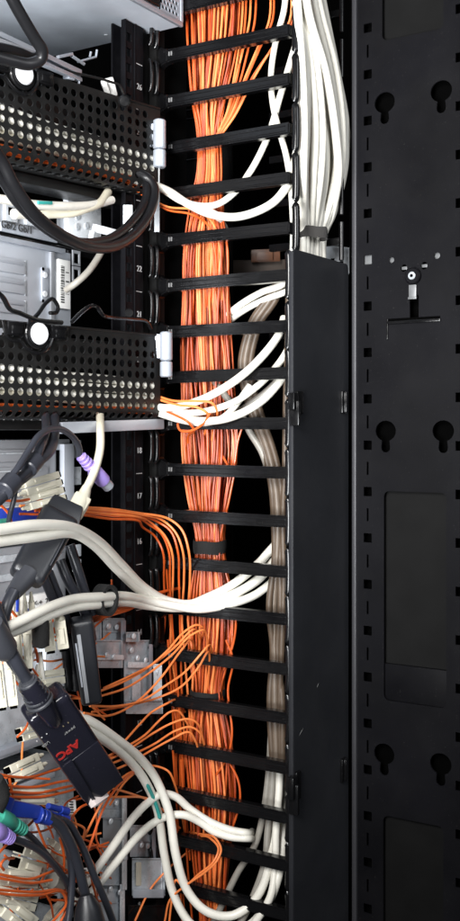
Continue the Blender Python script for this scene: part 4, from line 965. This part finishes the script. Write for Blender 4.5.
random.seed(23)
for k in range(46):
    x0 = random.uniform(-8,80); y0 = random.choice((random.uniform(640,700),random.uniform(770,910),random.uniform(790,915))); n_ = random.randint(4,6); a_ = random.uniform(-.5,.9); pts = []
    b0 = random.uniform(.0,.05)
    for q in range(n_):
        pts.append((x0, y0, b0)); st_ = random.uniform(12,20); a_ += random.uniform(-.6,.7)
        x0 += st_*math.cos(a_); y0 += st_*math.sin(a_); b0 += random.uniform(-.01,.01)
        if x0 > 112: break
    if len(pts) > 2: cable(pts, .0010, random.choice(('orange','orange_pale','orange')), 'fibre_cord', 'loose thin orange cord in the tangle at the lower left', 'loose orange cords in the lower left tangle', n=7)
for (p_, q_, w_, lab) in (((70,862,.03),(50,846,.03),.014,'small beige duplex plug behind the black cords from the blue plug'),
    ((60,885,.045),(36,889,.04),.013,'beige duplex plug between orange cords right of the long plug near the bottom'),
    ((20,735,.03),(46,728,.03),.013,'beige duplex plug on the shelf left of the lettered adapter'),
    ((66,700,.03),(48,690,.03),.012,'beige duplex plug peeking between the adapter neck and the long adapter'),
    ((64,905,.03),(50,921,.03),.014,'beige duplex plug at the bottom edge beside the round black plug'),
    ((30,640,.045),(28,602,.045),.012,'beige duplex plug standing below the port label')):
    duplex(S(*p_), S(*q_), w_, lab)
tag(MB().tube([S(52,880,.05),S(62,884,.05)], [.0075,.0060], 16).build('grey_plug','grey_and_shaded_cable'),'round pale grey plug beside the long beige plugs near the bottom','plug')
for (x,y,w_,h_,lab) in ((85,868,8,16,'white printed cable label beside the black cords near the bottom'),(72,800,7,14,'white printed cable label right of the blue plug thumb screws')):
    t = MB(); t.beam(S(x,y,.03), S(x+1,y+h_,.03), w_/1000, .001, .0003); t = t.build('cable_label','label_white'); tag(t, lab, 'label')
    m = MB()
    for q in range(5): m.beam(S(x-2.2,y+2+q*2.6,.0312), S(x+2.6,y+2+q*2.6,.0312), .0010, .0008, 0)
    m.build('print_lines','ink',t)
# zinc brackets on the lower left rails
def bracket(parts, bolts, label, m_='zinc'):
    x, yy_, b_ = parts[0][0], parts[0][3], parts[0][4]
    t = thing('rail_bracket', label, 'bracket', S(x, yy_, b_))
    for (x0, x1, y0, y1, b1, mm) in parts:
        d_ = surf((x0+x1)/2)
        m = MB(); c = []
        for z in (y1, y0):
            for (xx, dd) in ((x0,0),(x1,0),(x1,.004),(x0,.004)):
                p_ = P(xx, z, surf(xx)-b1+dd); c.append(p_)
        m.box8(c, .0009)
        if abs(x1-x0) > 9 and abs(y1-y0) > 9:
            for (xa,xb,ya,yb) in ((x0,x1,y0,y0+1.6),(x1-1.8,x1,y0,y1),(x0+2,x1-4,(y0+y1)/2,(y0+y1)/2+1.1)):
                c = []
                for z in (yb, ya):
                    for (xx, dd) in ((xa,-.0022),(xb,-.0022),(xb,.001),(xa,.001)): c.append(P(xx, z, surf(xx)-b1+dd))
                m.box8(c, .0006)
        m.build('bracket_plate', mm, t)
    for (x, y, b1) in bolts:
        m = MB(); c = S(x,y,b1); m.cyl(c, c+UD3*.0022, .0030, 16, .0008); m.build('rivet','zinc',t)
    return t
bracket([(103,125,618,645,.0,'zinc_dark'),(88,102,620,640,-.004,'zinc_dark'),(121,126,620,660,.012,'silver'),(92,123,640,668,.012,'zinc_dark'),(92,124,655,660,.016,'zinc')],
        [(108,626,.003),(116,627,.003),(106,655,.016),(113,657,.016)], 'dull zinc rail bracket with two rivets right of the long adapter')
bracket([(124,152,640,708,.006,'zinc_dark'),(149,153,644,690,.014,'silver'),(151,162,664,704,.010,'zinc'),(126,163,700,714,.012,'zinc_dark'),(128,150,662,668,.012,'zinc'),(132,141,672,702,.010,'zinc')],
        [(137,658,.010),(145,660,.010),(131,650,.010),(157,672,.014)], 'large zinc rail bracket with a lower foot beside the spine')
bracket([(98,122,797,818,.0,'zinc_dark'),(100,126,838,890,.0,'zinc_dark'),(122,127,797,890,.008,'zinc'),(103,128,818,860,.004,'steel_dull')],
        [(110,821,.008),(116,803,.004),(124,857,.012)], 'tall dull rail bracket behind the white pair at the bottom')
bracket([(130,155,825,857,.006,'zinc_dark'),(152,156,828,864,.012,'silver'),(132,165,858,896,.006,'zinc_dark'),(133,164,889,898,.012,'steel_panel'),(136,142,862,886,.012,'beige_plastic'),(158,162,862,890,.012,'zinc')],
        [(141,845,.010),(147,846,.010)], 'zinc rail bracket with a glassy box foot right of the white pair')
bracket([(98,124,884,921,.0,'zinc_dark'),(120,125,884,935,.006,'zinc'),(128,165,905,940,.004,'black_plastic')],
        [(110,889,.004),(119,892,.004)], 'lowest dull rail bracket with rounded corners at the bottom edge')
bracket([(126,140,632,642,.02,'zinc_dark')],[(133,636,.024)],'tiny zinc tab on the post above the large bracket')

# ================================================================== lights, world, camera
def area(name, loc, tgt, size, power, col=(1,1,1)):
    l = bpy.data.lights.new(name, 'AREA'); l.shape = 'RECTANGLE'; l.size, l.size_y = size; l.energy = power; l.color = col
    o = bpy.data.objects.new(name, l); COL.objects.link(o); o.location = loc
    o.rotation_euler = (Vector(tgt)-Vector(loc)).to_track_quat('-Z','Y').to_euler(); return o
k_ = area('key_lamp', (-.14,-1.22,.88), (.05,-.05,.56), (.40,.40), 12, (1,.985,.97)); k_.data.spread = math.radians(120)
area('fill_lamp', (1.05,-.85,1.05), (.25,.05,.66), (.4,.6), 7, (.95,.97,1))
l_ = area('low_lamp', (-.30,-1.2,.28), (.0,.0,.86), (.5,.4), 9, (.97,.985,1)); l_.data.spread = math.radians(75)
w = bpy.data.worlds.new('World'); sc.world = w; w.use_nodes = True
w.node_tree.nodes['Background'].inputs[0].default_value = (.9,.95,1,1); w.node_tree.nodes['Background'].inputs[1].default_value = .05
cam = bpy.data.cameras.new('camera'); co = bpy.data.objects.new('camera', cam); COL.objects.link(co); sc.camera = co
co.location = CAM; co.rotation_euler = (math.radians(90),0,0)
cam.sensor_fit = 'VERTICAL'; cam.sensor_height = 24; cam.lens = 24*D/.921; cam.shift_y = (.4605-HZ)/.921
cam.clip_start = .01; cam.clip_end = 50
sc.view_settings.view_transform = 'Standard'; sc.view_settings.look = 'None'; sc.view_settings.exposure = 0; sc.view_settings.gamma = 1
